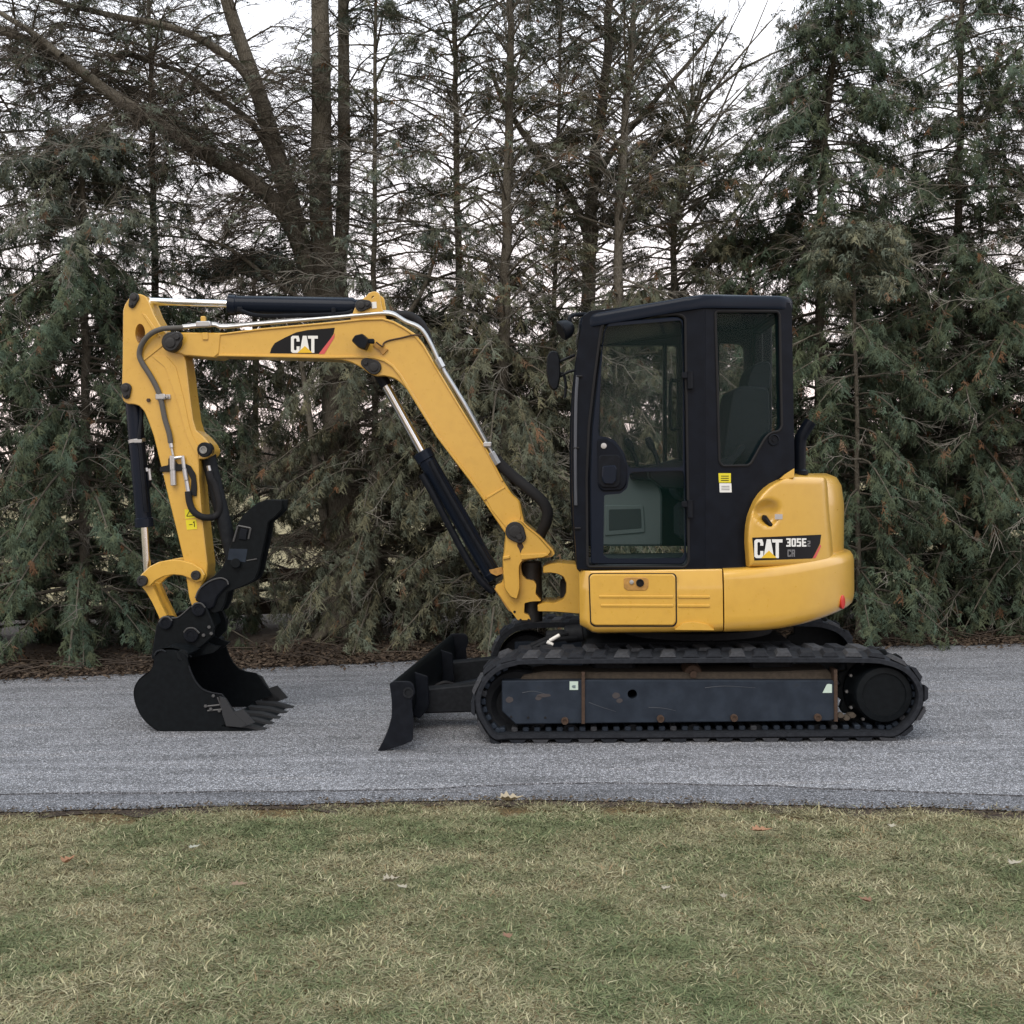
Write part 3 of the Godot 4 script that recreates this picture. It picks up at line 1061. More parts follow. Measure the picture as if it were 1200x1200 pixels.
	for e in [0, lv.size() - 1]:
		var c := Vector3.ZERO
		for k in lv[e].size() - 1:
			c += lv[e][k] / (lv[e].size() - 1)
		for k in lv[e].size() - 1:
			if e == 0:
				rb.tri(c, lv[e][k + 1], lv[e][k])
			else:
				rb.tri(c, lv[e][k], lv[e][k + 1])
	rb.end()
	part("cab_roof", rb, M.cab_gloss, shell, HOUSE)
	# front: header, sill, far post, bowed windscreen
	var fx := []
	for q in [[684,372], [677.5,405], [672.5,450], [670,500], [670,560], [672,610], [676.5,664]]:
		fx.append(on(HOUSE, off, q[0], q[1]))
	var ws := MB.new()
	for i in fx.size() - 1:
		ws.quad(Vector3(fx[i].x + .012, fx[i].y, off - .06), Vector3(fx[i + 1].x + .012, fx[i + 1].y, off - .06), Vector3(fx[i + 1].x + .012, fx[i + 1].y, far), Vector3(fx[i].x + .012, fx[i].y, far))
	part("windscreen", ws, M.glass, shell, HOUSE)
	var fp := MB.new()
	for z in [off - .075, far - .02]:
		var pts := []
		for q: Vector2 in fx:
			pts.append(Vector3(q.x + .03, q.y, z))
		fp.hose(pts, .032, 10, 3)
	for k in [0, 6]:
		fp.cyl(Vector3(fx[k].x + .03, fx[k].y, off - .03), Vector3(fx[k].x + .03, fx[k].y, far - .02), .035, 12)
	fp.cyl(Vector3(fx[4].x + .03, fx[4].y - .02, off - .05), Vector3(fx[4].x + .03, fx[4].y - .02, far), .016, 10)
	part("front_frame", fp, M.cab, shell, HOUSE)
	var rail := MB.new()
	rail.hose(path3(HOUSE, [676.8,440,.87, 675,470,.872, 674.3,520,.872, 674.5,560,.872, 674.8,592,.87]), .009, 8, 4)
	part("grab_rail", rail, M.rail, shell, HOUSE)
	for q in [[679,441], [677,619], [675,525]]:
		var c := MB.new()
		c.box(at(HOUSE, off + .006, q[0], q[1]), Vector3(.035, .012, .02), .004)
		part("clip", c, M.hose, shell, HOUSE)
	# rear wall: sill panel, header, far post, pane
	var bk := MB.new()
	var xr := rear.x - .045
	bk.box(Vector3(xr, 1.36, (rear.z + far) * .5 - .02), Vector3(.05, .74, rear.z - far - .03), .01)
	bk.box(Vector3(xr, 2.44, (rear.z + far) * .5 - .02), Vector3(.06, .10, rear.z - far - .03), .01)
	bk.box(Vector3(xr, 2.0, far + .02), Vector3(.06, 1.0, .08), .01)
	part("rear_wall", bk, M.cab, shell, HOUSE)
	var rg := MB.new()
	rg.quad(Vector3(xr, 1.70, far), Vector3(xr, 2.42, far), Vector3(xr, 2.42, rear.z - .03), Vector3(xr, 1.70, rear.z - .03))
	part("rear_pane", rg, M.glass, shell, HOUSE)
	# inside: floor, headlining, console panel, seat, levers
	var fl := MB.new()
	fl.box(Vector3((x_f + rear.x) * .5, .975, (off + far) * .5 - .03), Vector3(rear.x - x_f - .12, .05, off - far - .12), .01)
	part("cab_floor", fl, M.teal_dark, shell, HOUSE)
	one("console_panel", M.teal, shell, HOUSE, .02, [704,558, 741,556, 760,560, 772,566, 776,580, 776,640, 704,640], .10, .012, .02)
	one("pocket_rim", M.teal, shell, HOUSE, .03, [709,592, 754,592, 756,624, 709,628], .012, .004, .01)
	one("pocket", M.teal_dark, shell, HOUSE, .032, [713.5,597, 751,596, 752,619, 713.5,622], .008, .002, .008)
	var se := MB.new()
	var sz := [.14, .60]
	se.extr(trace(HOUSE, .37, [851,461, 862,455, 894,457, 896,520, 884,560, 855,566, 833,562, 838,545], .04), sz[0], sz[1], .03)
	se.extr(trace(HOUSE, .37, [790,556, 850,550, 856,575, 850,588, 796,588, 786,574], .04), sz[0] - .02, sz[1] + .02, .03)
	se.box(at(HOUSE, .37, 822, 610), Vector3(.3, .22, .4), .03)
	var seat := part("seat", se, M.seat, shell, HOUSE)
	var hr := MB.new()
	hr.extr(trace(HOUSE, .37, [873,437, 880,428, 896,426, 899,432, 897,460, 868,462], .03), .20, .54, .025)
	part("headrest", hr, M.seat, seat, HOUSE)
	var ar := MB.new()
	ar.extr(trace(HOUSE, .62, [800,551, 852,536, 868,520, 872,526, 856,546, 838,556, 803,566], .015), .62, .70, .012)
	part("armrest", ar, M.seat, seat, HOUSE)
	var jb := MB.new()
	jb.extr(trace(HOUSE, .62, [758,548, 790,538, 812,544, 812,572, 775,572, 760,560], .012), .56, .74, .012)
	jb.hose(path3(HOUSE, [772,546,.66, 769,535,.66, 764,522,.66]), .014, 10)
	jb.lathe(at(HOUSE, .66, 763.5, 524), Vector3(-.4, 1, 0), [[.012, -.02], [.022, 0], [.024, .035], [.016, .06], [0, .065]], 14)
	part("control_lever", jb, M.black, shell, HOUSE)
	var jb2 := MB.new()
	jb2.hose(path3(HOUSE, [748,552,.02, 745,538,.02, 739,524,.02]), .014, 10)
	jb2.lathe(at(HOUSE, .02, 740, 526), Vector3(-.5, 1, 0), [[.012, -.02], [.024, 0], [.026, .04], [.016, .07], [0, .075]], 14)
	jb2.extr(trace(HOUSE, .10, [735,548, 790,540, 796,548, 796,566, 740,562], .012), -.04, .10, .012)
	part("control_lever", jb2, M.black, shell, HOUSE)
	var sg := MB.new()
	sg.hose(path3(HOUSE, [796,500,-.06, 786,500,-.06, 786,450,-.06, 790,446,-.06, 797,446,-.06]), .012, 8)
	part("inner_grab_bar", sg, M.black, shell, HOUSE)
	# lamp and mirror at the front corner
	var lb := MB.new()
	lb.lathe(at(HOUSE, .80, 671, 382), Vector3(-.75, -.35, .25), [[0, 0], [.03, .004], [.052, .03], [.058, .07], [.05, .078], [0, .075]], 20)
	lb.hose(path3(HOUSE, [668,379,.80, 668,372,.80, 674,369,.78, 686,368,.76]), .012, 8)
	part("work_lamp", lb, M.black, shell, HOUSE)
	var mb2 := MB.new()
	mb2.extr(trace(HOUSE, .80, [641,417, 645,410.5, 653,411, 656,418, 657,440, 654,455, 649,458, 643,452, 640,436], .02), .74, .80, .018)
	mb2.hose(path3(HOUSE, [655,424,.77, 664,420,.77, 674,416,.77]), .008, 8)
	mb2.hose(path3(HOUSE, [655,439,.77, 660,438,.77, 663,450,.77, 662,466,.77]), .008, 8)
	mb2.hose(path3(HOUSE, [656,441,.77, 666,436,.77, 673,434,.77]), .008, 8)
	part("mirror", mb2, M.black, shell, HOUSE)

# ------------------------------------------------ swing post and nose
func swing_post() -> void:
	# fixed nose of the platform: a fork with a round opening
	var ns := MB.new()
	var fo := .16
	ns.extr(trace(ARM, fo, [636,663.5, 644,660.5, 655,659.5, 682,662, 690,664, 690,722, 682,720, 652,717.5, 630,717, 629.5,709, 640,705.5, 650,706.5, 660,702, 663,696, 663.5,684, 660,676, 652,672.5, 645,671.5, 636,672], .01), -.16, fo, .012)
	part("nose_fork", ns, M.yellow, root, ARM)
	var nd := MB.new()
	nd.box(at(ARM, -.02, 668, 692), Vector3(.12, .16, .16), .02)
	part("hose_bundle", nd, M.hose, root, ARM)
	var sp := MB.new()
	sp.extr(trace(ARM, .19, [591.5,626, 593,615, 598,609.5, 605,608, 612,611, 617,616, 633,629, 648,645, 650,650, 646,653.5, 624,656, 612,659, 609.5,664, 611,674, 616,680, 625,681.5, 628,686, 627,697, 632,703, 634,705.5, 622,706, 614,708, 613.5,720, 619,722, 621.5,728, 606,728, 597,716, 580,692, 580,687, 587,684, 589,680, 588.5,656], .008), -.13, .13, .010)
	var post := part("swing_post", sp, M.yellow, root, ARM)
	# near cheek: the raised casting the boom foot pin passes through
	var ck := MB.new()
	ck.extr(trace(ARM, .19, [592,625, 594,614, 600,609.5, 607,609.5, 613,613, 616,617, 632,630, 646.5,646.5, 641,653, 612,658, 609,664, 609.5,690, 606,703, 598,700, 591,690, 589,672, 588.5,656, 591,640], .012), .08, .19, .016)
	ck.extr(trace(ARM, .19, [592,625, 594,614, 600,609.5, 607,609.5, 613,613, 616,617, 632,630, 646.5,646.5, 641,653, 612,658, 609,664, 609.5,690, 606,703, 598,700, 591,690, 589,672, 588.5,656, 591,640], .012), -.19, -.08, .016)
	var chk := part("cheek_casting", ck, M.yellow, post, ARM)
	one("cheek_ledge", M.yellow, post, ARM, .202, [589.5,652, 597,651, 598,654.5, 589.5,656], .02, .004)
	one("cheek_ledge", M.yellow, post, ARM, .202, [610,649.5, 640,648.5, 643,651, 636,653.5, 611,656], .02, .004)
	var fb := MB.new()
	flag(fb, ARM, .192, 603.5, 622.5, 609, 629, .058, .018)
	part("keeper_plate", fb, M.pin, chk, ARM)
	for q in [[603,717], [610,726.5], [619.5,726.5]]:
		var b := MB.new()
		b.cyl(at(ARM, .128, q[0], q[1]), at(ARM, .1335, q[0], q[1]), .008, 10, .001)
		part("bolt_hole", b, M.decal_black, post, ARM)
	var pn := MB.new()
	pn.cyl(Vector3(on(ARM, 0, 622, 690).x, on(ARM, 0, 622, 728).y, 0), Vector3(on(ARM, 0, 622, 690).x, on(ARM, 0, 622, 658).y, 0), .07, 24)
	part("king_pin", pn, M.pin, post, ARM)
	# grime streak below the pin
	one("grease_stain", M.rust, chk, ARM, .1913, [606.5,634, 611,635, 614,641, 611,645, 610,649, 608.5,644, 606,640], .002, 0.0, .006)

# ------------------------------------------------ boom
func boom() -> void:
	var z := .105
	var outline := [196,409, 196,397, 202,390.5, 212,389.5, 266,390, 305,385, 392,377, 425,373.5, 448,372.5, 462,376.5, 474,383, 487,391.5, 497,404, 510,427, 540,477, 570,525, 590,563.5, 600,579, 609,587, 612.5,604, 616,618, 610,632, 598,632, 590,622, 575,600, 550,562, 512,512, 482,462, 470,449, 462,443, 449,440, 441,441, 433,438, 424,431, 413,425, 400,421.5, 380,420.5, 257,417, 252,419.5, 214,416.5]
	var bb := MB.new()
	bb.extr(trace(ARM, z, outline, .018), -z, z, .005)
	var bm := part("boom", bb, M.yellow, root, ARM)
	# flange strips: lower plate edge stands proud of the side, upper plate likewise
	var f1 := MB.new()
	f1.extr(trace(ARM, z, [257,415.2, 380,417.2, 420,417, 440,417.6, 452,421, 461,427.5, 470,438, 484,460, 514,509.5, 552,559.5, 570,585, 567.5,587, 549.5,561.8, 511.5,511.8, 481,462.5, 467.5,440.5, 459,430, 450,424, 438,420.6, 420,420, 380,420.3, 257,417.8]), z - .01, z + .014, .004)
	f1.extr(trace(ARM, z, [266,390, 305,385, 392,377, 425,373.5, 448,372.5, 462,376.5, 474,383, 487,391.5, 497,404, 510,427, 540,477, 570,525, 590,563.5, 588,564.5, 568,526.3, 538,478.3, 508,428.3, 495,406, 485,394, 472.5,385.6, 461,379.2, 448,375.2, 425,376, 392,379.5, 305,387.5, 266,392.3]), z - .01, z + .010, .004)
	part("flange", f1, M.yellow, bm, ARM)
	one("weld_plate", M.yellow, bm, ARM, z + .008, [213,390, 266,390.5, 266,392, 258,393, 256,414, 251,418.8, 216,416, 207,412], .012, .004, .006)
	one("weld_plate", M.yellow, bm, ARM, z + .006, [569,584, 590.5,571.5, 600,580, 608,588, 611,604, 608,616, 594,620, 576,598], .01, .004, .006)
	one("weld_bead", M.yellow, bm, ARM, z + .010, [569.5,582.5, 591,570, 592,572, 571,584.7], .012, .003)
	# pins
	var p1 := MB.new()
	boss(p1, ARM, z, 203, 401.5, .062, .045)
	flag(p1, ARM, z + .040, 200.5, 402, 208.5, 395.5, .050, .014)
	part("pin_boss", p1, M.pin, bm, ARM)
	var p2 := MB.new()
	flag(p2, ARM, z + .004, 438.5, 430.5, 429, 425.5, .045, .016)
	part("keeper_plate", p2, M.pin, bm, ARM)
	# bracket on top for the stick cylinder
	for s in [1, -1]:
		var br := MB.new()
		var eye := disc(on(ARM, .09, 437.3, 348.7), .012, 12)
		br.extr(trace(ARM, .09, [410,375, 416,360, 419.5,352, 427,349, 433,342.5, 440,341, 445,344.5, 446.5,354, 448,362, 453,374], .012), .09 * s - .022 * s, .09 * s, .004, [eye])
		part("cylinder_bracket", br, M.yellow, bm, ARM)
	var p3 := MB.new()
	flag(p3, ARM, .094, 423.5, 358, 431, 357, .038, .014)
	part("keeper_plate", p3, M.pin, bm, ARM)
	one("tag_plate", M.decal_white, bm, ARM, .0935, [435.5,354, 441,353.5, 441.5,361, 436,361.5], .003, 0.0)
	# stick cylinder
	var cyl := MB.new()
	cyl.lathe(at(ARM, 0, 268, 357.3), at(ARM, 0, 415, 359.5) - at(ARM, 0, 268, 357.3), [[0, 0], [.05, 0], [.064, .004], [.064, .05], [.058, .054], [.058, .78], [.045, .80], [.04, .88], [0, .88]], 24)
	var c1 := part("stick_cylinder", cyl, M.cab_gloss, root, ARM)
	var rod := MB.new()
	rod.cyl(at(ARM, 0, 172, 353.2), at(ARM, 0, 270, 356.2), .024, 18)
	part("rod", rod, M.chrome, c1, ARM)
	var cl := MB.new()
	cl.hose(path3(ARM, [280,363,.06, 300,369.5,.06, 340,370,.06, 400,368,.06, 414,364,.05]), .014, 8)
	cl.box(at(ARM, .062, 281, 362.5), Vector3(.03, .03, .02), .004)
	cl.box(at(ARM, .062, 391, 364), Vector3(.025, .035, .02), .004)
	part("hard_line", cl, M.black, c1, ARM)
	# chrome pipes over the boom and the hoses that leave them
	var pp := MB.new()
	for k in 3:
		var zo: float = z - .01 - k * .038
		var up := -k * .8
		pp.hose(path3(ARM, [214,384 + up,zo, 237,381.5 + up,zo, 252,381 + up,zo, 262,383.5 + up,zo, 300,380 + up,zo, 392,372 + up,zo, 420,369.5 + up,zo, 456,367.5 + up,zo, 475,377 + up,zo, 493,385.5 + up,zo, 505,404 + up,zo, 519,433 + up,zo, 545,475 + up,zo, 572,523 + up,zo, 580,537 + up,zo]), .0115, 10, 5)
	part("hydraulic_pipe", pp, M.zinc, bm, ARM)
	var ft := MB.new()
	for q in [[576,530,584,544], [513,420,519,431]]:
		ft.cyl(at(ARM, z + .005, q[0], q[1]), at(ARM, z + .005, q[2], q[3]), .022, 6)
	ft.box(at(ARM, z + .005, 571.5, 521), Vector3(.05, .03, .04), .005)
	ft.box(at(ARM, z + .012, 239, 380), Vector3(.09, .035, .04), .006)
	part("pipe_fitting", ft, M.zinc, bm, ARM)
	var yb := MB.new()
	yb.box(at(ARM, z + .004, 238.5, 375.5), Vector3(.03, .05, .03), .005)
	yb.box(at(ARM, z + .012, 240.5, 394), Vector3(.034, .045, .012), .003)
	part("pipe_clamp", yb, M.yellow, bm, ARM)
	var hz := MB.new()
	for k in 3:
		var zo: float = z - .02 - k * .05
		hz.hose(path3(ARM, [581,538,zo, 590,548,zo, 606,562,zo, 622,575,zo + .01, 636,588,zo + .01, 641.5,600,zo, 640,612,zo - .02, 634,625,zo - .05, 628,640,zo - .07]), .034, 12, 5)
	part("hydraulic_hose", hz, M.hose, bm, ARM)
	var hz2 := MB.new()
	for k in 3:
		var zo: float = .0 - k * .035
		hz2.hose(path3(ARM, [448,372,zo, 462,369,zo, 480,370,zo, 492,378,zo, 499,390,zo, 503,402,zo]), .026, 10, 5)
	part("hydraulic_hose", hz2, M.hose, bm, ARM)
	# decal with the maker's mark
	var dec := one("decal", M.decal_black, bm, ARM, z + .0012, [316.3,414, 318,408, 322,402, 333,396, 347,389.5, 360,386.8, 392.3,384, 391,391, 376,414.7], .003, 0.0)
	one("red_flash", M.decal_red, dec, ARM, z + .0022, [392.3,390.5, 391.5,396, 380,414.8, 373.5,414.8], .002, 0.0)
	cat_letters(ARM, z + .0022, 341, 372.5, 393.5, 413.5, dec)
	# work lamp on the side
	var lm := MB.new()
	lm.extr(trace(ARM, z + .10, [412,399.5, 416,393, 425,391, 431,396.5, 432,402, 428,410, 420,407.5], .010), z + .03, z + .12, .014)
	lm.box(at(ARM, z + .07, 434, 400), Vector3(.05, .03, .03), .006)
	var lamp := part("work_lamp", lm, M.black, bm, ARM)
	var ab := MB.new()
	ab.extr(trace(ARM, z + .014, [436,404, 441,400.5, 447,406, 455,409.5, 448.5,416, 443.5,410], .004), z - .002, z + .014, .003)
	part("lamp_bracket", ab, M.yellow_worn, lamp, ARM)
	var wr := MB.new()
	wr.hose(path3(ARM, [441,401,z + .05, 448,406,z + .02, 450,402,z + .006, 456,399,z + .006, 470,396,z + .006, 486,392.5,z + .012, 496,394,z + .012]), .005, 6)
	part("lamp_cable", wr, M.rust, lamp, ARM)
	# boom cylinder
	var bc := MB.new()
	var a := at(ARM, 0, 494, 529)
	var b := at(ARM, 0, 580, 678)
	var l := a.distance_to(b)
	bc.lathe(a, b - a, [[0, 0], [.045, 0], [.062, .004], [.062, .06], [.055, .065], [.055, l - .05], [.06, l - .04], [.05, l], [0, l]], 24)
	var c2 := part("boom_cylinder", bc, M.cab_gloss, root, ARM)
	var rd := MB.new()
	rd.cyl(at(ARM, 0, 441, 432), at(ARM, 0, 496, 531), .028, 18)
	part("rod", rd, M.chrome, c2, ARM)
	var ey := MB.new()
	ey.cyl(at(ARM, .05, 439, 431), at(ARM, -.05, 439, 431), .05, 20)
	ey.cyl(at(ARM, 0, 441, 433), at(ARM, 0, 453, 452), .036, 18)
	part("rod_eye", ey, M.black, c2, ARM)
	var tb := MB.new()
	tb.hose(path3(ARM, [505,540,.07, 515,560,.08, 548,618,.085, 572,658,.085, 580,672,.08]), .019, 10)
	tb.hose(path3(ARM, [494,556,.05, 505,575,.05, 540,642,.05, 562,678,.05, 578,694,.04]), .022, 10)
	part("hard_line", tb, M.black, c2, ARM)
	one("rating_label", M.decal_grey, c2, ARM, .075, [506,545.5, 509,544.5, 513.5,554, 510.5,556.5], .003, 0.0)
	# cylinder lug at the foot
	var lg := MB.new()
	lg.extr(trace(ARM, .12, [573,668, 588,665, 590,672, 582,675, 575,672], .004), .06, .12, .004)
	lg.extr(trace(ARM, .12, [579,690, 590,684, 600,700, 606,720, 596,716], .004), .03, .12, .004)
	part("cylinder_lug", lg, M.yellow_worn, c2, ARM)

# ------------------------------------------------ stick, bucket cylinder, links, thumb
func stick() -> void:
	var z := .085
	var outline := [144,364, 146,357, 152,348, 158,344.5, 165,344.5, 171,347.5, 175,355, 180,368, 190,386, 204,398, 214,410, 217,421, 222,462, 226,492, 230,505, 238.5,512, 246,521, 249,528, 247,534, 240,538, 232.5,538, 233,562, 236,600, 239.5,632, 243,662, 242,676, 236,686, 232,699, 233,712, 226,714, 221.5,700, 215,656, 207,622, 197,582, 189.5,550, 180,511, 174,494, 169,482, 163,475.5, 156,473.5, 150,473.5, 144.5,470, 142.5,462, 143.5,420]
	var sb := MB.new()
	var eye := disc(on(ARM, z, 164.3, 391), .032, 18, .062)
	sb.extr(trace(ARM, z, outline, .010), -z, z, .005, [eye])
	var st := part("stick", sb, M.yellow, root, ARM)
	# plate edges and welds on its side
	one("weld_bead", M.yellow, st, ARM, z + .006, [163,423, 190,402, 192,404.5, 165,426], .01, .003)
	one("weld_bead", M.yellow, st, ARM, z + .006, [166,367, 171,369, 181,383, 188,394, 185.5,396, 178,386, 169,372], .01, .003)
	one("weld_plate", M.yellow, st, ARM, z + .006, [177,417, 195,417, 206,430, 216,470, 222,500, 226,512, 232.5,522, 232,538, 219,512, 205,462, 193,430], .01, .004, .012)
	for k in [[158,349,155,357.5,.030,.016], [148.3,455,148.6,463.5,.033,.016], [241.5,526.5,235.5,525.5,.0,0]]:
		if k[4] > 0.0:
			var b := MB.new()
			flag(b, ARM, z + .002, k[0], k[1], k[2], k[3], k[4], k[5])
			part("keeper_plate", b, M.pin, st, ARM)
	var bt := MB.new()
	bt.lathe(at(ARM, z, 174.5, 469), Vector3(0, 0, 1), [[.012, -.01], [.012, .014], [0, .016]], 6)
	part("bolt", bt, M.rust, st, ARM)
	one("warning_sticker", M.sticker_yellow, st, ARM, z + .0022, [216.3,597, 227.5,596.3, 229,607, 217.2,608], .003, 0.0)
	one("warning_sticker", M.sticker_yellow, st, ARM, z + .0022, [217.5,609.5, 230,608.5, 231,620, 219,621], .003, 0.0)
	var tri := MB.new()
	for e in [[218.7,605, 227,604.4], [218.7,605, 222.3,598.5], [222.3,598.5, 227,604.4], [221.5,615, 225.5,614.5], [227.5,611, 228,617.5], [226.5,612.5, 227.5,611]]:
		tri.cyl(at(ARM, z + .0018, e[0], e[1]), at(ARM, z + .0018, e[2], e[3]), .0026, 6, .0005)
	part("warning_mark", tri, M.decal_black, st, ARM)
	# bucket cylinder
	var a := at(ARM, 0, 156.5, 474)
	var b := at(ARM, 0, 169.5, 618)
	var l := a.distance_to(b)
	var bc := MB.new()
	bc.lathe(a, b - a, [[0, -.06], [.04, -.06], [.05, 0], [.05, l - .06], [.058, l - .055], [.058, l - .004], [.05, l], [0, l]], 24)
	var cyl := part("bucket_cylinder", bc, M.cab_gloss, root, ARM)
	var rd := MB.new()
	rd.cyl(at(ARM, 0, 169.3, 615), at(ARM, 0, 174, 690), .025, 18)
	part("rod", rd, M.chrome, cyl, ARM)
	var tb := MB.new()
	tb.hose(path3(ARM, [166,474,.03, 165.5,490,.03, 163.5,512,.05, 165,525,.055, 168,560,.06, 170.5,590,.06, 172,600,.055]), .014, 10)
	tb.hose(path3(ARM, [172,545,.0, 174,556,.0, 175,566,.0, 172,574,.0]), .014, 8)
	part("hard_line", tb, M.black, cyl, ARM)
	var bnd := MB.new()
	bnd.lathe(at(ARM, 0, 160.2, 514.5), at(ARM, 0, 161, 520) - at(ARM, 0, 160.2, 514.5), [[.05, 0], [.0545, .002], [.0545, .022], [.05, .024]], 24)
	bnd.box(at(ARM, .06, 162, 517), Vector3(.05, .022, .022), .003)
	part("clamp_band", bnd, M.zinc, cyl, ARM)
	var ft := MB.new()
	ft.cyl(at(ARM, .01, 174.5, 549), at(ARM, .01, 176, 563), .012, 6)
	ft.cyl(at(ARM, .02, 171.5, 548), at(ARM, .02, 172.5, 553), .01, 6)
	part("pipe_fitting", ft, M.zinc, cyl, ARM)
	one("rating_label", M.decal_grey, cyl, ARM, .062, [169.3,588, 172,587.5, 173.5,600, 170.7,600.5], .003, 0.0)
	# curved guide link and the bucket link, a pair each
	for s in [1, -1]:
		var gl := MB.new()
		gl.extr(trace(ARM, .115, [163,683, 162.5,677, 166,672.5, 175,664, 186,658.5, 199,656, 212,656.5, 226,660.5, 236,667, 240,673.5, 237,680.5, 230,683, 223.5,678.5, 214,674.5, 203,673.5, 192,675.5, 182,680.5, 176,686.5, 170,688.5], .006), (.115 - .028) * s, .115 * s, .005)
		var link := part("guide_link", gl, M.yellow, root, ARM)
		if s > 0:
			for q in [[167.5,680.5], [230,674]]:
				var pb := MB.new()
				boss(pb, ARM, .115, q[0], q[1], .034 if q[0] < 200 else .030, .022)
				part("pin_head", pb, M.pin, link, ARM)
	var bl := MB.new()
	bl.extr(trace(ARM, .08, [166,688, 172,684, 179,685, 181,690, 188,706, 196,722, 203,738, 192,742, 186,723, 178,706, 171,694], .006), .03, .08, .006)
	bl.extr(trace(ARM, .08, [166,688, 172,684, 179,685, 181,690, 188,706, 196,722, 203,738, 192,742, 186,723, 178,706, 171,694], .006), -.08, -.03, .006)
	part("bucket_link", bl, M.yellow, root, ARM)
	# auxiliary hose down the side of the stick, valve and couplers
	var h1 := MB.new()
	h1.hose(path3(ARM, [214,384,.10, 203,384.5,.11, 190,385.5,.12, 177,391,.12, 167,402,.11, 163.3,414,.10, 166,424,.10, 176,440,.10, 184,455,.10, 189,470,.10, 193,490,.10, 198,507,.10, 200,519,.10]), .0165, 10, 5)
	part("auxiliary_hose", h1, M.hose_grey, st, ARM)
	var cl := MB.new()
	cl.box(at(ARM, .10, 188.5, 465), Vector3(.06, .035, .036), .005)
	cl.box(at(ARM, .092, 196, 465), Vector3(.04, .03, .012), .003)
	cl.cyl(at(ARM, .098, 195.5, 465), at(ARM, .112, 195.5, 465), .010, 6)
	part("hose_clamp", cl, M.zinc, st, ARM)
	var va := MB.new()
	va.cyl(at(ARM, .10, 200, 519), at(ARM, .10, 201.2, 525), .013, 6)
	va.cyl(at(ARM, .10, 201, 525), at(ARM, .10, 203, 534), .008, 8)
	va.cyl(at(ARM, .105, 202, 534), at(ARM, .105, 202.5, 551), .018, 10)
	va.cyl(at(ARM, .105, 202.6, 551), at(ARM, .105, 203.6, 569), .019, 14)
	va.cyl(at(ARM, .105, 203, 537), at(ARM, .105, 214, 535.5), .010, 8)
	va.cyl(at(ARM, .105, 214, 534), at(ARM, .105, 216, 549), .012, 6)
	va.cyl(at(ARM, .105, 216, 549), at(ARM, .105, 218.5, 563), .015, 8)
	va.cyl(at(ARM, .105, 218.5, 563), at(ARM, .105, 221, 578), .013, 6)
	part("quick_coupler", va, M.zinc, st, ARM)
	var vb := MB.new()
	vb.extr(trace(ARM, .115, [186,547, 196,545, 196,537, 202,536, 207,544, 215,543, 222,546, 228,556, 229.5,570, 229,582, 222,580, 223,562, 218,551, 207,552, 196,553, 186,553], .008), .086, .10, .003)
	part("valve_bracket", vb, M.hose, st, ARM)
	var h2 := MB.new()
	h2.hose(path3(ARM, [220.5,576,.105, 222,588,.11, 226,598,.115, 233,604,.11, 241,606.5,.09, 250,606,.05]), .021, 10, 5)
	h2.hose(path3(ARM, [250,606,.05, 256,601,.04, 257,590,.045, 252,570,.05, 247,560,.06, 245,552,.06]), .021, 10, 5)
	part("thumb_hose", h2, M.hose, st, ARM)
	# thumb cylinder
	var tc := MB.new()
	var ta := at(ARM, 0, 242, 527)
	var te := at(ARM, 0, 276, 667)
	var tl := ta.distance_to(te)
	tc.lathe(ta, te - ta, [[0, .02], [.045, .02], [.052, .05], [.045, .06], [.045, tl], [0, tl]], 22)
	tc.cyl(at(ARM, .075, 242, 527), at(ARM, -.075, 242, 527), .048, 20)
	var th := part("thumb_cylinder", tc, M.worn_black, root, ARM)
	var tq := MB.new()
	boss(tq, ARM, .086, 240.5, 527, .046, .022)
	part("pin_boss", tq, M.worn_black, th, ARM)
	var tp := MB.new()
	tp.lathe(at(ARM, .103, 238.8, 527.2), Vector3(0, 0, 1), [[.024, 0], [.024, .012], [.016, .012], [.012, .008], [0, .008]], 16)
	part("pin_head", tp, M.steel, th, ARM)
	var tf := MB.new()
	tf.cyl(at(ARM, .05, 244.2, 545.5), at(ARM, .05, 247.3, 559), .013, 6)
	part("pipe_fitting", tf, M.zinc, th, ARM)
	# thumb: two cheek plates with the claw between
	var cheek := [331,586, 330,597.5, 322,606, 314,612, 312,625, 308,643, 303,668, 299,678.5, 291,684, 279,689.5, 266,694, 263.5,706, 259,716, 251,719, 243,715, 238,708, 229,704, 229,698, 234,688, 243,680, 252,674, 261,664, 267,648, 271.5,634, 279,612, 283,606, 291,598, 301,589.5, 311,585.5]
	for s in [1, -1]:
		var cb := MB.new()
		cb.extr(trace(ARM, .11, cheek, .008), .08 if s > 0 else -.05, .11 if s > 0 else -.02, .004)
		var ck := part("thumb_cheek", cb, M.bucket, root, ARM)
		if s > 0:
			one("scar_plate", M.under, ck, ARM, .1125, [268.5,643, 290,643.5, 287.5,659, 266.5,656], .004, .001)
			var fm := MB.new()
			for e in [[279,616, 294,619], [279,616, 273.5,635], [294,619, 291,632]]:
				fm.cyl(at(ARM, .113, e[0], e[1]), at(ARM, .113, e[2], e[3]), .006, 6)
			part("weld_bead", fm, M.weld, ck, ARM)
			one("stiffener", M.black, ck, ARM, .122, [281.5,619, 290,621, 288,633, 279.5,632], .014, .003)
			one("knuckle", M.black, ck, ARM, .13, [229,703, 234,690, 246,681, 258,677.5, 266,680, 268,686, 262,691, 254,700, 250,712, 243,715], .03, .008, .01)
			var wb := MB.new()
			wb.hose(path3(ARM, [229,701,.131, 234,690,.131, 246,681,.131, 258,677.5,.131, 265.5,680,.131, 267.5,685,.131]), .005, 6)
			wb.hose(path3(ARM, [289,657,.113, 301,655,.113]), .004, 6)
			part("weld_bead", wb, M.weld, ck, ARM)
	var tcl := MB.new()
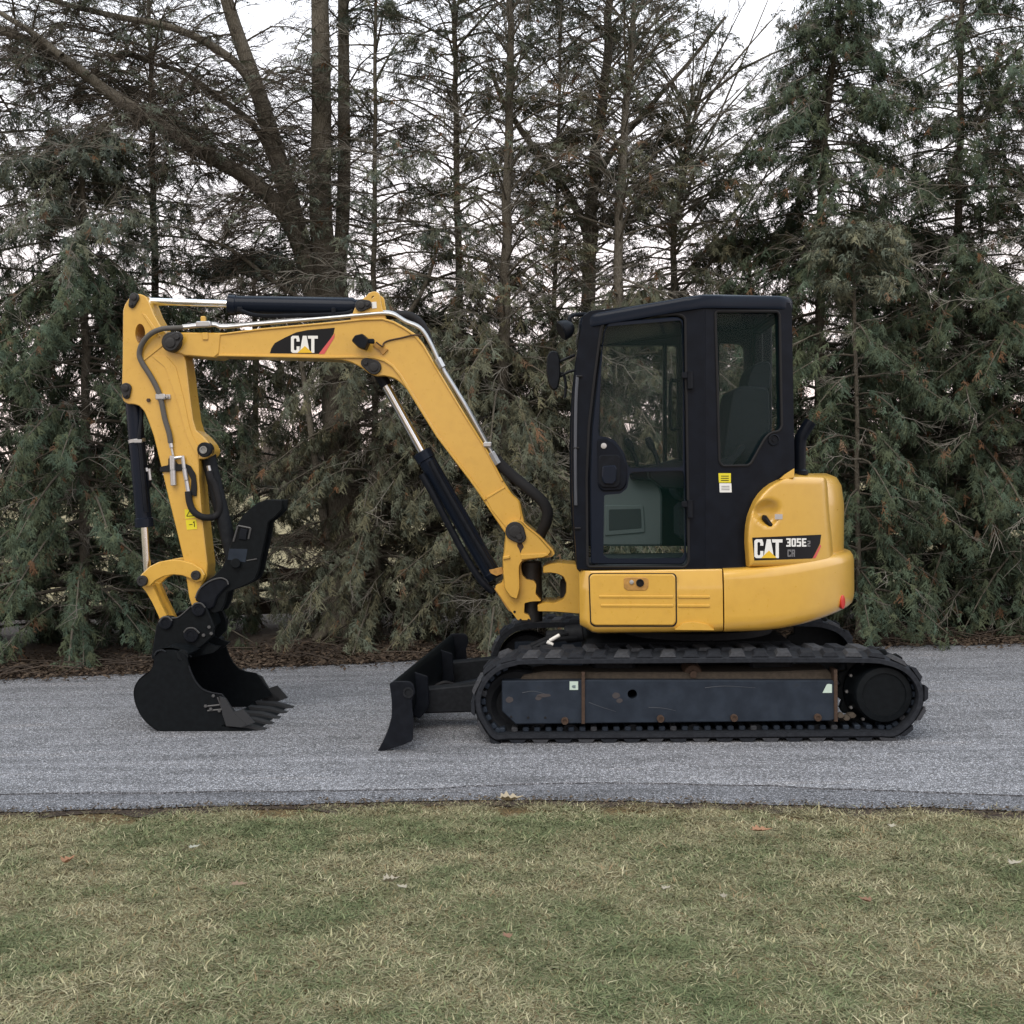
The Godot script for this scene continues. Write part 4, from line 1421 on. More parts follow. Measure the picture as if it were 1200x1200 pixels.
	tcl.extr(trace(ARM, .08, [327,589, 326,597, 311,611, 305,644, 297,676, 290,682, 272,688, 275,672, 284,640, 292,612, 305,592], .01), -.03, .085, .004)
	tcl.cyl(at(ARM, .14, 276, 660), at(ARM, -.14, 276, 660), .03, 16)
	part("thumb_claw", tcl, M.bucket, root, ARM)

# ------------------------------------------------ bucket, coupler and teeth
func bucket() -> void:
	# coupler between the links and the bucket ears
	for s in [1, -1]:
		var cb := MB.new()
		cb.extr(trace(ARM, .15, [183,733, 187,725, 194,721.5, 201,722, 207,724.5, 214,719.5, 222,711, 229,706.5, 237,707, 242,713, 247,724, 251,735, 250,745, 243,752, 236,758, 228,762, 214,766, 203,764, 193,771, 182,776, 177,771, 179,757, 181,745], .006), (.15 - .03) * s, .15 * s, .006)
		var cp := part("coupler_cheek", cb, M.bucket, root, ARM)
		if s > 0:
			var kb := MB.new()
			for q in [[194.5,729.5,.042], [233,714.5,.040], [224.5,744,.046]]:
				boss(kb, ARM, .15, q[0], q[1], q[2], .018)
			part("pin_boss", kb, M.black, cp, ARM)
			var wb := MB.new()
			wb.hose(path3(ARM, [186.5,729,.166, 191,723.5,.168, 197,723.2,.168, 201.5,727.5,.166]), .0055, 6)
			wb.hose(path3(ARM, [224.5,711.5,.166, 229,707.2,.168, 235.5,707.2,.168, 240.5,712,.166]), .0055, 6)
			wb.hose(path3(ARM, [201,724.3,.152, 208,723.5,.152, 215,718.5,.152, 223,711,.152]), .004, 6)
			wb.hose(path3(ARM, [215.5,741,.166, 220,736.5,.168, 227.5,736.5,.168, 233.5,742,.166]), .0055, 6)
			part("weld_bead", wb, M.weld, cp, ARM)
			var bb := MB.new()
			for q in [[245,735], [238.5,744.5], [229,741], [247.5,742.5]]:
				bb.cyl(at(ARM, .148, q[0], q[1]), at(ARM, .162, q[0], q[1]), .012, 6)
			part("bolt", bb, M.weld, cp, ARM)
	var cm := MB.new()
	cm.extr(trace(ARM, .12, [186,740, 200,728, 226,715, 240,715, 246,735, 232,752, 205,760, 186,766], .01), -.12, .12, .004)
	part("coupler_body", cm, M.bucket, root, ARM)
	# bucket: two side plates, the curved wrapper, ears, lip, cutters and teeth
	var w := .385
	var rim := [181,770, 186,764.5, 194,761.5, 206,762, 213,764.5, 218,769.5, 221,780, 225,791, 230,800, 237,807.5, 247,811.5, 260,813.5, 268,825, 280,841.5, 268,847, 258,851, 300,857.5, 230,859.3, 192,858.5, 183,855, 173,848, 165,838.5, 159.5,826, 157.2,815, 158,806, 161.5,799, 168,793, 176,787, 180,778]
	var plates := []
	var bk: MeshInstance3D
	for s in [1, -1]:
		var pb := MB.new()
		pb.extr(trace(ARM, w, rim, .012), (w - .02) * s, w * s, .004)
		if s > 0:
			bk = part("bucket", pb, M.bucket, root, ARM)
		else:
			part("side_plate", pb, M.bucket, bk, ARM)
	var sh := trace(ARM, w, [218,770, 206,764, 194,763, 187,766, 183,774, 181,784, 176,790, 168,795.5, 163,801, 160,807, 159.3,815, 161.5,825.5, 167,837, 174.5,846, 184,853, 193,856.3, 230,857.2, 300,856], .0)
	var back := PackedVector2Array()
	for i in sh.size() - 1:
		for k in 3:
			back.push_back(sh[i].cubic_interpolate(sh[i + 1], sh[maxi(i - 1, 0)], sh[mini(i + 2, sh.size() - 1)], k / 3.0))
	back.push_back(sh[-1])
	var wb := MB.new()
	wb.begin()
	var th := .018
	for side in 2:
		for i in back.size() - 1:
			var n0 := (back[mini(i + 1, back.size() - 1)] - back[maxi(i - 1, 0)]).orthogonal().normalized() * th
			var n1 := (back[mini(i + 2, back.size() - 1)] - back[i]).orthogonal().normalized() * th
			var p0 := back[i] + (n0 if side == 1 else Vector2.ZERO)
			var p1 := back[i + 1] + (n1 if side == 1 else Vector2.ZERO)
			if side == 0:
				wb.quad(Vector3(p0.x, p0.y, -w + .01), Vector3(p1.x, p1.y, -w + .01), Vector3(p1.x, p1.y, w - .01), Vector3(p0.x, p0.y, w - .01))
			else:
				wb.quad(Vector3(p0.x, p0.y, w - .01), Vector3(p1.x, p1.y, w - .01), Vector3(p1.x, p1.y, -w + .01), Vector3(p0.x, p0.y, -w + .01))
	wb.end()
	part("wrapper", wb, M.bucket, bk, ARM)
	var lip := MB.new()
	lip.extr(trace(ARM, w, [256,851.5, 290,853.5, 304,857.3, 288,859, 250,859]), -w + .004, w - .004, .004)
	part("cutting_lip", lip, M.bucket, bk, ARM)
	var tor := MB.new()
	tor.cyl(at(ARM, w - .005, 214, 768), at(ARM, -w + .005, 214, 768), .035, 16)
	part("top_tube", tor, M.bucket, bk, ARM)
	for s in [1, -1]:
		var eb := MB.new()
		eb.extr(trace(ARM, .12, [178,771, 181,763, 188,757, 199,757, 205,762, 211,755, 216,744, 224,736, 232,737.5, 236,745, 240,752, 252,757, 258,757.5, 250,765, 218,772, 200,774, 188,775], .006), (.118 - .028) * s, .118 * s, .005)
		part("bucket_ear", eb, M.bucket, bk, ARM)
	var hk := MB.new()
	hk.hose(path3(ARM, [181,768,.387, 184,763.5,.388, 190,762,.388, 194.5,764,.387]), .006, 6)
	hk.hose(path3(ARM, [206,764,.387, 211,761.5,.3, 218,764,.3, 224,770,.3]), .006, 6)
	hk.hose(path3(ARM, [221,780,.387, 225,791,.387, 230,800,.387, 237,807.5,.387, 247,811.5,.387, 260,813.5,.387]), .0045, 6)
	hk.hose(path3(ARM, [260,813.5,.388, 268,825,.388, 280,841,.388]), .0045, 6)
	part("worn_edge", hk, M.worn_black, bk, ARM)
	# side cutters, with bolts
	for s in [1, -1]:
		var sc := MB.new()
		sc.extr(trace(ARM, w, [258,815, 266,818, 276,835, 290,848, 284,852, 270,850, 262,838], .004), (w + .003) * s, (w + .022) * s, .004)
		sc.extr(trace(ARM, w, [262,838, 286,830, 300,846, 284,852, 266,850], .004), (w + .003) * s, (w + .020) * s, .004)
		part("side_cutter", sc, M.tooth, bk, ARM)
		if s > 0:
			var cr := MB.new()
			for e in [[239,828, 258,826], [243,833, 262,831], [255,817, 264,839], [262,838, 279,840]]:
				cr.cyl(at(ARM, w + .003, e[0], e[1]), at(ARM, w + .003, e[2], e[3]), .0055, 6)
			for q in [[250,815.5], [247,831], [241,827.5], [257,833]]:
				cr.cyl(at(ARM, w - .002, q[0], q[1]), at(ARM, w + .014, q[0], q[1]), .011, 6)
			part("wear_marks", cr, M.weld, bk, ARM)
	for k in 5:
		var zc := lerpf(w - .045, -w + .045, k / 4.0)
		var tb := MB.new()
		tb.begin()
		# tooth: a socket and a wedge that ends in a chisel edge, sloped like the lip
		var q0 := on(ARM, w, 262, 848)
		var q1 := on(ARM, w, 286, 850)
		var qt := on(ARM, w, 309.5, 857.0)
		var qb := on(ARM, w, 268, 859)
		var hw := [.030, .036, .026]
		var top := [q0, q1, qt + Vector2(0, .006)]
		var bot := [qb, on(ARM, w, 288, 859.3), qt + Vector2(0, -.002)]
		for i in 2:
			tb.quad(Vector3(top[i].x, top[i].y, zc + hw[i]), Vector3(top[i + 1].x, top[i + 1].y, zc + hw[i + 1]), Vector3(top[i + 1].x, top[i + 1].y, zc - hw[i + 1]), Vector3(top[i].x, top[i].y, zc - hw[i]))
			tb.quad(Vector3(bot[i].x, bot[i].y, zc - hw[i]), Vector3(bot[i + 1].x, bot[i + 1].y, zc - hw[i + 1]), Vector3(bot[i + 1].x, bot[i + 1].y, zc + hw[i + 1]), Vector3(bot[i].x, bot[i].y, zc + hw[i]))
			tb.quad(Vector3(bot[i].x, bot[i].y, zc + hw[i]), Vector3(bot[i + 1].x, bot[i + 1].y, zc + hw[i + 1]), Vector3(top[i + 1].x, top[i + 1].y, zc + hw[i + 1]), Vector3(top[i].x, top[i].y, zc + hw[i]))
			tb.quad(Vector3(top[i].x, top[i].y, zc - hw[i]), Vector3(top[i + 1].x, top[i + 1].y, zc - hw[i + 1]), Vector3(bot[i + 1].x, bot[i + 1].y, zc - hw[i + 1]), Vector3(bot[i].x, bot[i].y, zc - hw[i]))
		tb.quad(Vector3(top[2].x, top[2].y, zc + hw[2]), Vector3(bot[2].x, bot[2].y, zc + hw[2]), Vector3(bot[2].x, bot[2].y, zc - hw[2]), Vector3(top[2].x, top[2].y, zc - hw[2]))
		tb.quad(Vector3(top[0].x, top[0].y, zc - hw[0]), Vector3(bot[0].x, bot[0].y, zc - hw[0]), Vector3(bot[0].x, bot[0].y, zc + hw[0]), Vector3(top[0].x, top[0].y, zc + hw[0]))
		tb.end()
		part("bucket_tooth", tb, M.tooth, bk, ARM, 20)

# ---------------------------------------------------------------- ground, drive, verge, trees
func _ready() -> void:
	rng.seed = 20240311
	var cam := Camera3D.new()
	cam.name = "camera"
	add_child(cam)
	cam.transform = Transform3D(look, EYE)
	cam.fov = 2.0 * rad_to_deg(atan(600.0 / FOCAL))
	cam.near = 0.05
	cam.far = 1200.0
	cam.current = true
	var env := Environment.new()
	env.background_mode = Environment.BG_SKY
	var sm := ProceduralSkyMaterial.new()
	sm.sky_top_color = Color(0.885, 0.945, 1.0)
	sm.sky_horizon_color = Color(0.88, 0.80, 0.765)
	sm.sky_curve = 0.28
	sm.sky_energy_multiplier = 1.22
	sm.ground_bottom_color = Color(0.25, 0.23, 0.2)
	sm.ground_horizon_color = Color(0.5, 0.47, 0.44)
	var sky := Sky.new()
	sky.sky_material = sm
	env.sky = sky
	env.tonemap_mode = Environment.TONE_MAPPER_LINEAR
	env.tonemap_exposure = 1.38
	env.sdfgi_enabled = true
	env.ssao_enabled = true
	env.ssil_enabled = true
	var we := WorldEnvironment.new()
	we.name = "surroundings"
	we.environment = env
	add_child(we)
	var sun := DirectionalLight3D.new()
	sun.name = "sun"
	sun.light_energy = 0.5
	sun.light_color = Color(1.0, 0.98, 0.95)
	sun.light_angular_distance = 45.0
	sun.shadow_enabled = true
	sun.rotation_degrees = Vector3(-50, -20, 0)
	add_child(sun)
	make_materials()
	ground()
	build_machine()
	leaf_meshes()
	trees()
	print("sprays ", total_sprays)
	fence()
	distance_()
	lawn()
	litter()

func sheet(called: String, pts: PackedVector2Array, y: float, m: Material) -> MeshInstance3D:
	var t := Geometry2D.triangulate_polygon(pts)
	var st := SurfaceTool.new()
	st.begin(Mesh.PRIMITIVE_TRIANGLES)
	for i in range(0, t.size(), 3):
		var q := [pts[t[i]], pts[t[i + 1]], pts[t[i + 2]]]
		if (q[1] - q[0]).cross(q[2] - q[0]) < 0.0:
			q = [q[0], q[2], q[1]]
		for p: Vector2 in q:
			st.set_normal(Vector3.UP)
			st.add_vertex(Vector3(p.x, y, p.y))
	var o := MeshInstance3D.new()
	o.name = numbered(called, self)
	o.mesh = st.commit()
	o.material_override = m
	add_child(o, true)
	tag(o, "", "", "", "structure")
	return o

# edges of the drive, read off the survey and carried on straight past the frame: lists of (x, z)
var near_line := PackedVector2Array()
var seam_line := PackedVector2Array()
var far_line := PackedVector2Array()

func survey(a: Array) -> PackedVector2Array:
	var p := PackedVector2Array()
	for i in range(0, a.size(), 2):
		var d := sight(a[i], a[i + 1])
		var q := EYE + d * ((.01 - EYE.y) / d.y)
		p.push_back(Vector2(q.x, q.z))
	return p

func along(p: PackedVector2Array, x: float) -> float:
	var i := 0
	while i < p.size() - 2 and x > p[i + 1].x:
		i += 1
	var t := (x - p[i].x) / (p[i + 1].x - p[i].x)
	if i == 0 and t < 0.0 or i == p.size() - 2 and t > 1.0:
		return p[i].y + (p[i + 1].y - p[i].y) * t * .35 + (0.0 if t < 0.0 else (p[i + 1].y - p[i].y) * .65)
	return lerpf(p[i].y, p[i + 1].y, t)

func near_edge(x: float) -> float:
	return along(near_line, x) + wig.get_noise_2d(x * 9.0, 3.0) * .06 + wig.get_noise_2d(x * 40.0, 8.0) * .03

func seam(x: float) -> float:
	return minf(along(seam_line, x), along(near_line, x) - .05) + wig.get_noise_2d(x * 12.0, 40.0) * .03 + wig.get_noise_2d(x * 60.0, 48.0) * .012

func far_edge(x: float) -> float:
	return along(far_line, x) + wig.get_noise_2d(x * 8.0, 77.0) * .05 + wig.get_noise_2d(x * 50.0, 88.0) * .02

var wig := FastNoiseLite.new()

func strip(a: Callable, b: Callable, x0: float, x1: float, step: float) -> PackedVector2Array:
	var p := PackedVector2Array()
	var x := x0
	while x <= x1:
		p.push_back(Vector2(x, a.call(x)))
		x += step
	x = x1
	while x >= x0:
		p.push_back(Vector2(x, b.call(x)))
		x -= step
	return p

func ground() -> void:
	wig.noise_type = FastNoiseLite.TYPE_SIMPLEX_SMOOTH
	wig.frequency = .1
	wig.seed = 5
	near_line = survey([0,951, 300,943, 600,938, 900,943, 1200,951])
	seam_line = survey([0,932, 250,929, 450,927, 560,922, 690,918, 900,921, 1050,928, 1200,934])
	far_line = survey([0,796, 200,788, 450,776, 700,765, 1000,758, 1200,754])
	# asphalt: pale worn stones in a grey binder
	var im := Image.create(1024, 1024, false, Image.FORMAT_RGB8)
	var cell := noise(.16, 1, 11, FastNoiseLite.TYPE_CELLULAR)
	cell.cellular_return_type = FastNoiseLite.RETURN_CELL_VALUE
	var gap := noise(.16, 1, 11, FastNoiseLite.TYPE_CELLULAR)
	gap.cellular_return_type = FastNoiseLite.RETURN_DISTANCE2_SUB
	for t in [["asphalt", 0.0], ["asphalt_edge", 1.0]]:
		pass
	var ci := cell.get_seamless_image(1024, 1024)
	var gi := gap.get_seamless_image(1024, 1024)
	var r2 := RandomNumberGenerator.new()
	r2.seed = 4
	for y in 1024:
		for x in 1024:
			var c := ci.get_pixel(x, y).r
			var g := clampf(gi.get_pixel(x, y).r * 1.6, 0, 1)
			var v := lerpf(.40, .58 + .42 * c, smoothstep(.10, .5, g)) + r2.randf_range(-.10, .10)
			im.set_pixel(x, y, Color(v * .97, v * .975, v))
	var tex := ImageTexture.create_from_image(im)
	var coarse := ramp_tex(noise(.014, 5, 21), [[0.0, grey(.78)], [.4, grey(.93)], [.7, grey(1.0)], [1.0, Color(.99, .97, .95)]], 1024)
	var nrm := normal_tex(noise(.16, 2, 11), 5.0, 512)
	var as_ := mat(lin(.635, .64, .665), .88, 0.0, tex, .55)
	as_.uv1_world_triplanar = true
	as_.detail_enabled = true
	as_.detail_blend_mode = BaseMaterial3D.BLEND_MODE_MUL
	as_.detail_albedo = coarse
	as_.detail_uv_layer = BaseMaterial3D.DETAIL_UV_2
	as_.uv2_triplanar = true
	as_.uv2_world_triplanar = true
	as_.uv2_scale = Vector3(.05, .16, .30)
	as_.normal_enabled = true
	as_.normal_texture = nrm
	as_.normal_scale = .6
	M.asphalt = as_
	var edge: StandardMaterial3D = as_.duplicate()
	edge.albedo_color = lin(.43, .436, .462)
	M.asphalt_edge = edge
	var soil_tex := ramp_tex(noise(.05, 5, 31), [[0.0, Color(.45, .40, .36)], [.5, Color(.8, .74, .68)], [1.0, Color(1, .95, .88)]], 1024)
	M.soil = mat(lin(.068, .054, .045), 1.0, 0.0, soil_tex, .8)
	M.soil.uv1_world_triplanar = true
	var field_tex := ramp_tex(noise(.03, 5, 41), [[0.0, Color(.55, .52, .42)], [.5, Color(.85, .82, .7)], [1.0, Color(1, .97, .85)]], 1024)
	M.field = mat(lin(.30, .27, .19), 1.0, 0.0, field_tex, .15)
	M.field.uv1_world_triplanar = true
	var thatch_tex := ramp_tex(noise(.04, 5, 51), [[0.0, Color(.42, .38, .30)], [.4, Color(.70, .64, .50)], [.7, Color(.95, .88, .70)], [1.0, Color(1, .95, .8)]], 1024)
	M.thatch = mat(lin(.16, .13, .08), 1.0, 0.0, thatch_tex, 1.4)
	M.thatch.uv1_world_triplanar = true
	# one sheet to the horizon, then the layers laid on it
	sheet("ground", PackedVector2Array([Vector2(-700, 60), Vector2(700, 60), Vector2(700, -900), Vector2(-700, -900)]), -.012, M.field)
	sheet("lawn_soil", strip(func(_x): return 8.0, func(x): return near_edge(x) + .02, -14, 14, .05), .0, M.thatch)
	sheet("bare_soil", strip(func(x): return near_edge(x) + .05 + .09 * maxf(0.0, .35 + wig.get_noise_2d(x * 16.0, 55.0) * 1.6), func(x): return near_edge(x) - .015, -9, 9, .04), .0045, M.soil)
	sheet("drive_base", strip(near_edge, func(x): return far_edge(x) - .12, -14, 14, .05), .010, M.asphalt_edge)
	var top := sheet("drive", strip(seam, far_edge, -14, 14, .04), .017, M.asphalt)
	# the broken edge of the upper layer
	var lip := MB.new()
	var x := -14.0
	while x < 14.0:
		lip.quad(Vector3(x, .010, seam(x)), Vector3(x + .04, .010, seam(x + .04)), Vector3(x + .04, .017, seam(x + .04)), Vector3(x, .017, seam(x)))
		x += .04
	var lo := part("layer_edge", lip, M.asphalt_edge, top, Transform3D())
	sheet("tree_bed", strip(func(x): return far_edge(x) + .05, func(x): return -14.4 - .12 * x + wig.get_noise_2d(x * 10.0, 120.0) * .4, -16, 16, .08), .022, M.soil)

func multi(called: String, mesh: Mesh, xs: Array, cols: PackedColorArray, m: Material, parent: Node) -> MultiMeshInstance3D:
	var mm := MultiMesh.new()
	mm.transform_format = MultiMesh.TRANSFORM_3D
	mm.use_colors = true
	mm.mesh = mesh
	mm.instance_count = xs.size()
	for i in xs.size():
		mm.set_instance_transform(i, xs[i])
		mm.set_instance_color(i, cols[i])
	var o := MultiMeshInstance3D.new()
	o.name = numbered(called, parent)
	o.multimesh = mm
	o.material_override = m
	parent.add_child(o, true)
	o.set_meta("kind", "stuff")
	return o

# ---------------------------------------------------------------- foliage
var fronds: Array[ArrayMesh] = []
var twigs: Array[ArrayMesh] = []

class Soup:
	var v := PackedVector3Array()
	var n := PackedVector3Array()
	func tri(a: Vector3, b: Vector3, c: Vector3, nn: Vector3) -> void:
		var f := (c - a).cross(b - a).normalized()
		v.push_back(a)
		if f.dot(nn) < 0.0:
			v.push_back(c); v.push_back(b)
			f = -f
		else:
			v.push_back(b); v.push_back(c)
		f = (f * 1.5 + nn).normalized()
		n.push_back(f); n.push_back(f); n.push_back(f)
	func blade(a: Vector3, b: Vector3, w: float, side: Vector3, nn: Vector3) -> void:   # a pointed leaf from a to b
		var m := a.lerp(b, .45)
		tri(a, m + side * w, b, nn)
		tri(a, b, m - side * w, nn)
	func tube(pts: Array, r0: float, r1: float, sides: int) -> void:
		var last: Array = []
		var ln: Array = []
		var u := Vector3.ZERO
		for i in pts.size():
			var d: Vector3 = (pts[mini(i + 1, pts.size() - 1)] - pts[maxi(i - 1, 0)]).normalized()
			if i == 0:
				u = d.cross(Vector3(.37, .21, .9)).normalized()
			u = (u - d * u.dot(d)).normalized()
			var w := d.cross(u)
			var r := lerpf(r0, r1, float(i) / maxf(pts.size() - 1, 1))
			var now: Array = []
			var nn: Array = []
			for k in sides:
				var e := u * cos(TAU * k / sides) + w * sin(TAU * k / sides)
				now.append(pts[i] + e * r)
				nn.append(e)
			if i > 0:
				for k in sides:
					var j := (k + 1) % sides
					for q in [[last[k], ln[k]], [now[j], nn[j]], [last[j], ln[j]], [last[k], ln[k]], [now[k], nn[k]], [now[j], nn[j]]]:
						v.push_back(q[0])
						n.push_back(q[1])
			last = now
			ln = nn
	func mesh() -> ArrayMesh:
		var a := []
		a.resize(Mesh.ARRAY_MAX)
		a[Mesh.ARRAY_VERTEX] = v
		a[Mesh.ARRAY_NORMAL] = n
		var m := ArrayMesh.new()
		m.add_surface_from_arrays(Mesh.PRIMITIVE_TRIANGLES, a)
		return m

func leaf_meshes() -> void:
	# flat, drooping cedar sprays about 0.4 m long, growing along +x
	var r := RandomNumberGenerator.new()
	r.seed = 77
	for variant in 6:
		var s := Soup.new()
		var L := r.randf_range(.10, .19)
		var droop := r.randf_range(.2, .8)
		var kink := r.randf_range(-.25, .25)
		var stem := func(t: float) -> Vector3:
			return Vector3(L * t * (1.0 - .15 * droop * t), -droop * L * .55 * t * t, sin(t * 2.6) * L * kink)
		var nb := 6
		for i in nb:
			for sd in [-1.0, 1.0]:
				if r.randf() < .22:
					continue
				var t := clampf((i + r.randf_range(.1, 1.1)) / nb, .03, .98)
				var p0: Vector3 = stem.call(t)
				var fwd: Vector3 = (stem.call(minf(t + .05, 1.0)) - stem.call(t - .05)).normalized()
				var len_: float = L * .46 * sin(PI * clampf(.2 + .76 * t, 0, 1)) * r.randf_range(.45, 1.3) + .015
				var out: Vector3 = (fwd * r.randf_range(.5, 1.2) + Vector3(0, r.randf_range(-.7, .25), sd * r.randf_range(.5, 1.0))).normalized()
				var tip := p0 + out * len_ + Vector3(0, -len_ * droop * .5, 0)
				var up := Vector3(r.randf_range(-.5, .5), 1, r.randf_range(-.5, .5)).normalized()
				var nl := int(len_ / .015) + 2
				for k in nl:
					var tt := (k + .3) / nl
					var q := p0.lerp(tip, tt) + Vector3(0, -len_ * .12 * tt * tt, 0)
					for s2 in [-1.0, 1.0]:
						var dir: Vector3 = (out * 1.0 + out.cross(up).normalized() * s2 * r.randf_range(.35, .95) + Vector3(0, r.randf_range(-.5, .2), 0)).normalized()
						var ll := r.randf_range(.011, .025) * (1.15 - tt * .5)
						var side: Vector3 = dir.cross(up + Vector3(r.randf_range(-.6, .6), 0, r.randf_range(-.6, .6))).normalized()
						s.blade(q, q + dir * ll, ll * r.randf_range(.13, .21), side, up)
				s.blade(p0, tip, .003, out.cross(up).normalized(), up)
		for k in 5:
			s.blade(stem.call(k / 5.0), stem.call((k + 1.3) / 5.0), .003, Vector3(0, 0, 1), Vector3.UP)
		fronds.append(s.mesh())
	# bare forked twigs about 0.5 m long
	for variant in 3:
		var s := Soup.new()
		var a := [Vector3.ZERO, Vector3(.17, .02, .01), Vector3(.34, .01, -.02), Vector3(.52, .05, .02)]
		s.tube(a, .0045, .0015, 3)
		for k in 8:
			var t := r.randf_range(.15, .95)
			var p := Vector3(.52 * t, .02, 0)
			var e := p + Vector3(r.randf_range(.08, .2), r.randf_range(-.09, .09), r.randf_range(-.14, .14))
			s.tube([p, p.lerp(e, .5) + Vector3(0, .012, 0), e], .003, .001, 3)
		twigs.append(s.mesh())
	M.leaf = mat(Color.WHITE, .75)
	M.leaf.vertex_color_use_as_albedo = true
	M.leaf.backlight_enabled = true
	M.leaf.backlight = Color(.34, .36, .24)
	M.leaf.metallic_specular = .3
	M.twig = mat(Color.WHITE, .9)
	M.twig.vertex_color_use_as_albedo = true
	M.twig.metallic_specular = .2
	var bark_tex := ramp_tex(noise(.03, 5, 61), [[0.0, Color(.5, .47, .44)], [.45, Color(.8, .77, .72)], [1.0, Color(1, 1, .96)]], 512)
	M.bark = mat(lin(.165, .156, .140), .95, 0.0, bark_tex, 3.0)
	M.bark.uv1_scale = Vector3(6, 1.2, 6)
	M.bark.normal_enabled = true
	M.bark.normal_texture = normal_tex(noise(.05, 4, 63), 8.0, 512)
	M.bark_grey = M.bark.duplicate()
	M.bark_grey.albedo_color = lin(.26, .25, .232)

func line_at(pts: Array, t: float) -> Vector3:
	var f := t * (pts.size() - 1)
	var i := clampi(int(f), 0, pts.size() - 2)
	return (pts[i] as Vector3).cubic_interpolate(pts[i + 1], pts[maxi(i - 1, 0)], pts[mini(i + 2, pts.size() - 1)], f - i)

func smooth_line(pts: Array, n: int) -> Array:
	var out := []
	for i in n + 1:
		out.append(line_at(pts, float(i) / n))
	return out

func spot(px: float, py: float, z: float) -> Vector3:
	var d := sight(px, py)
	return EYE + d * (z / d.z)

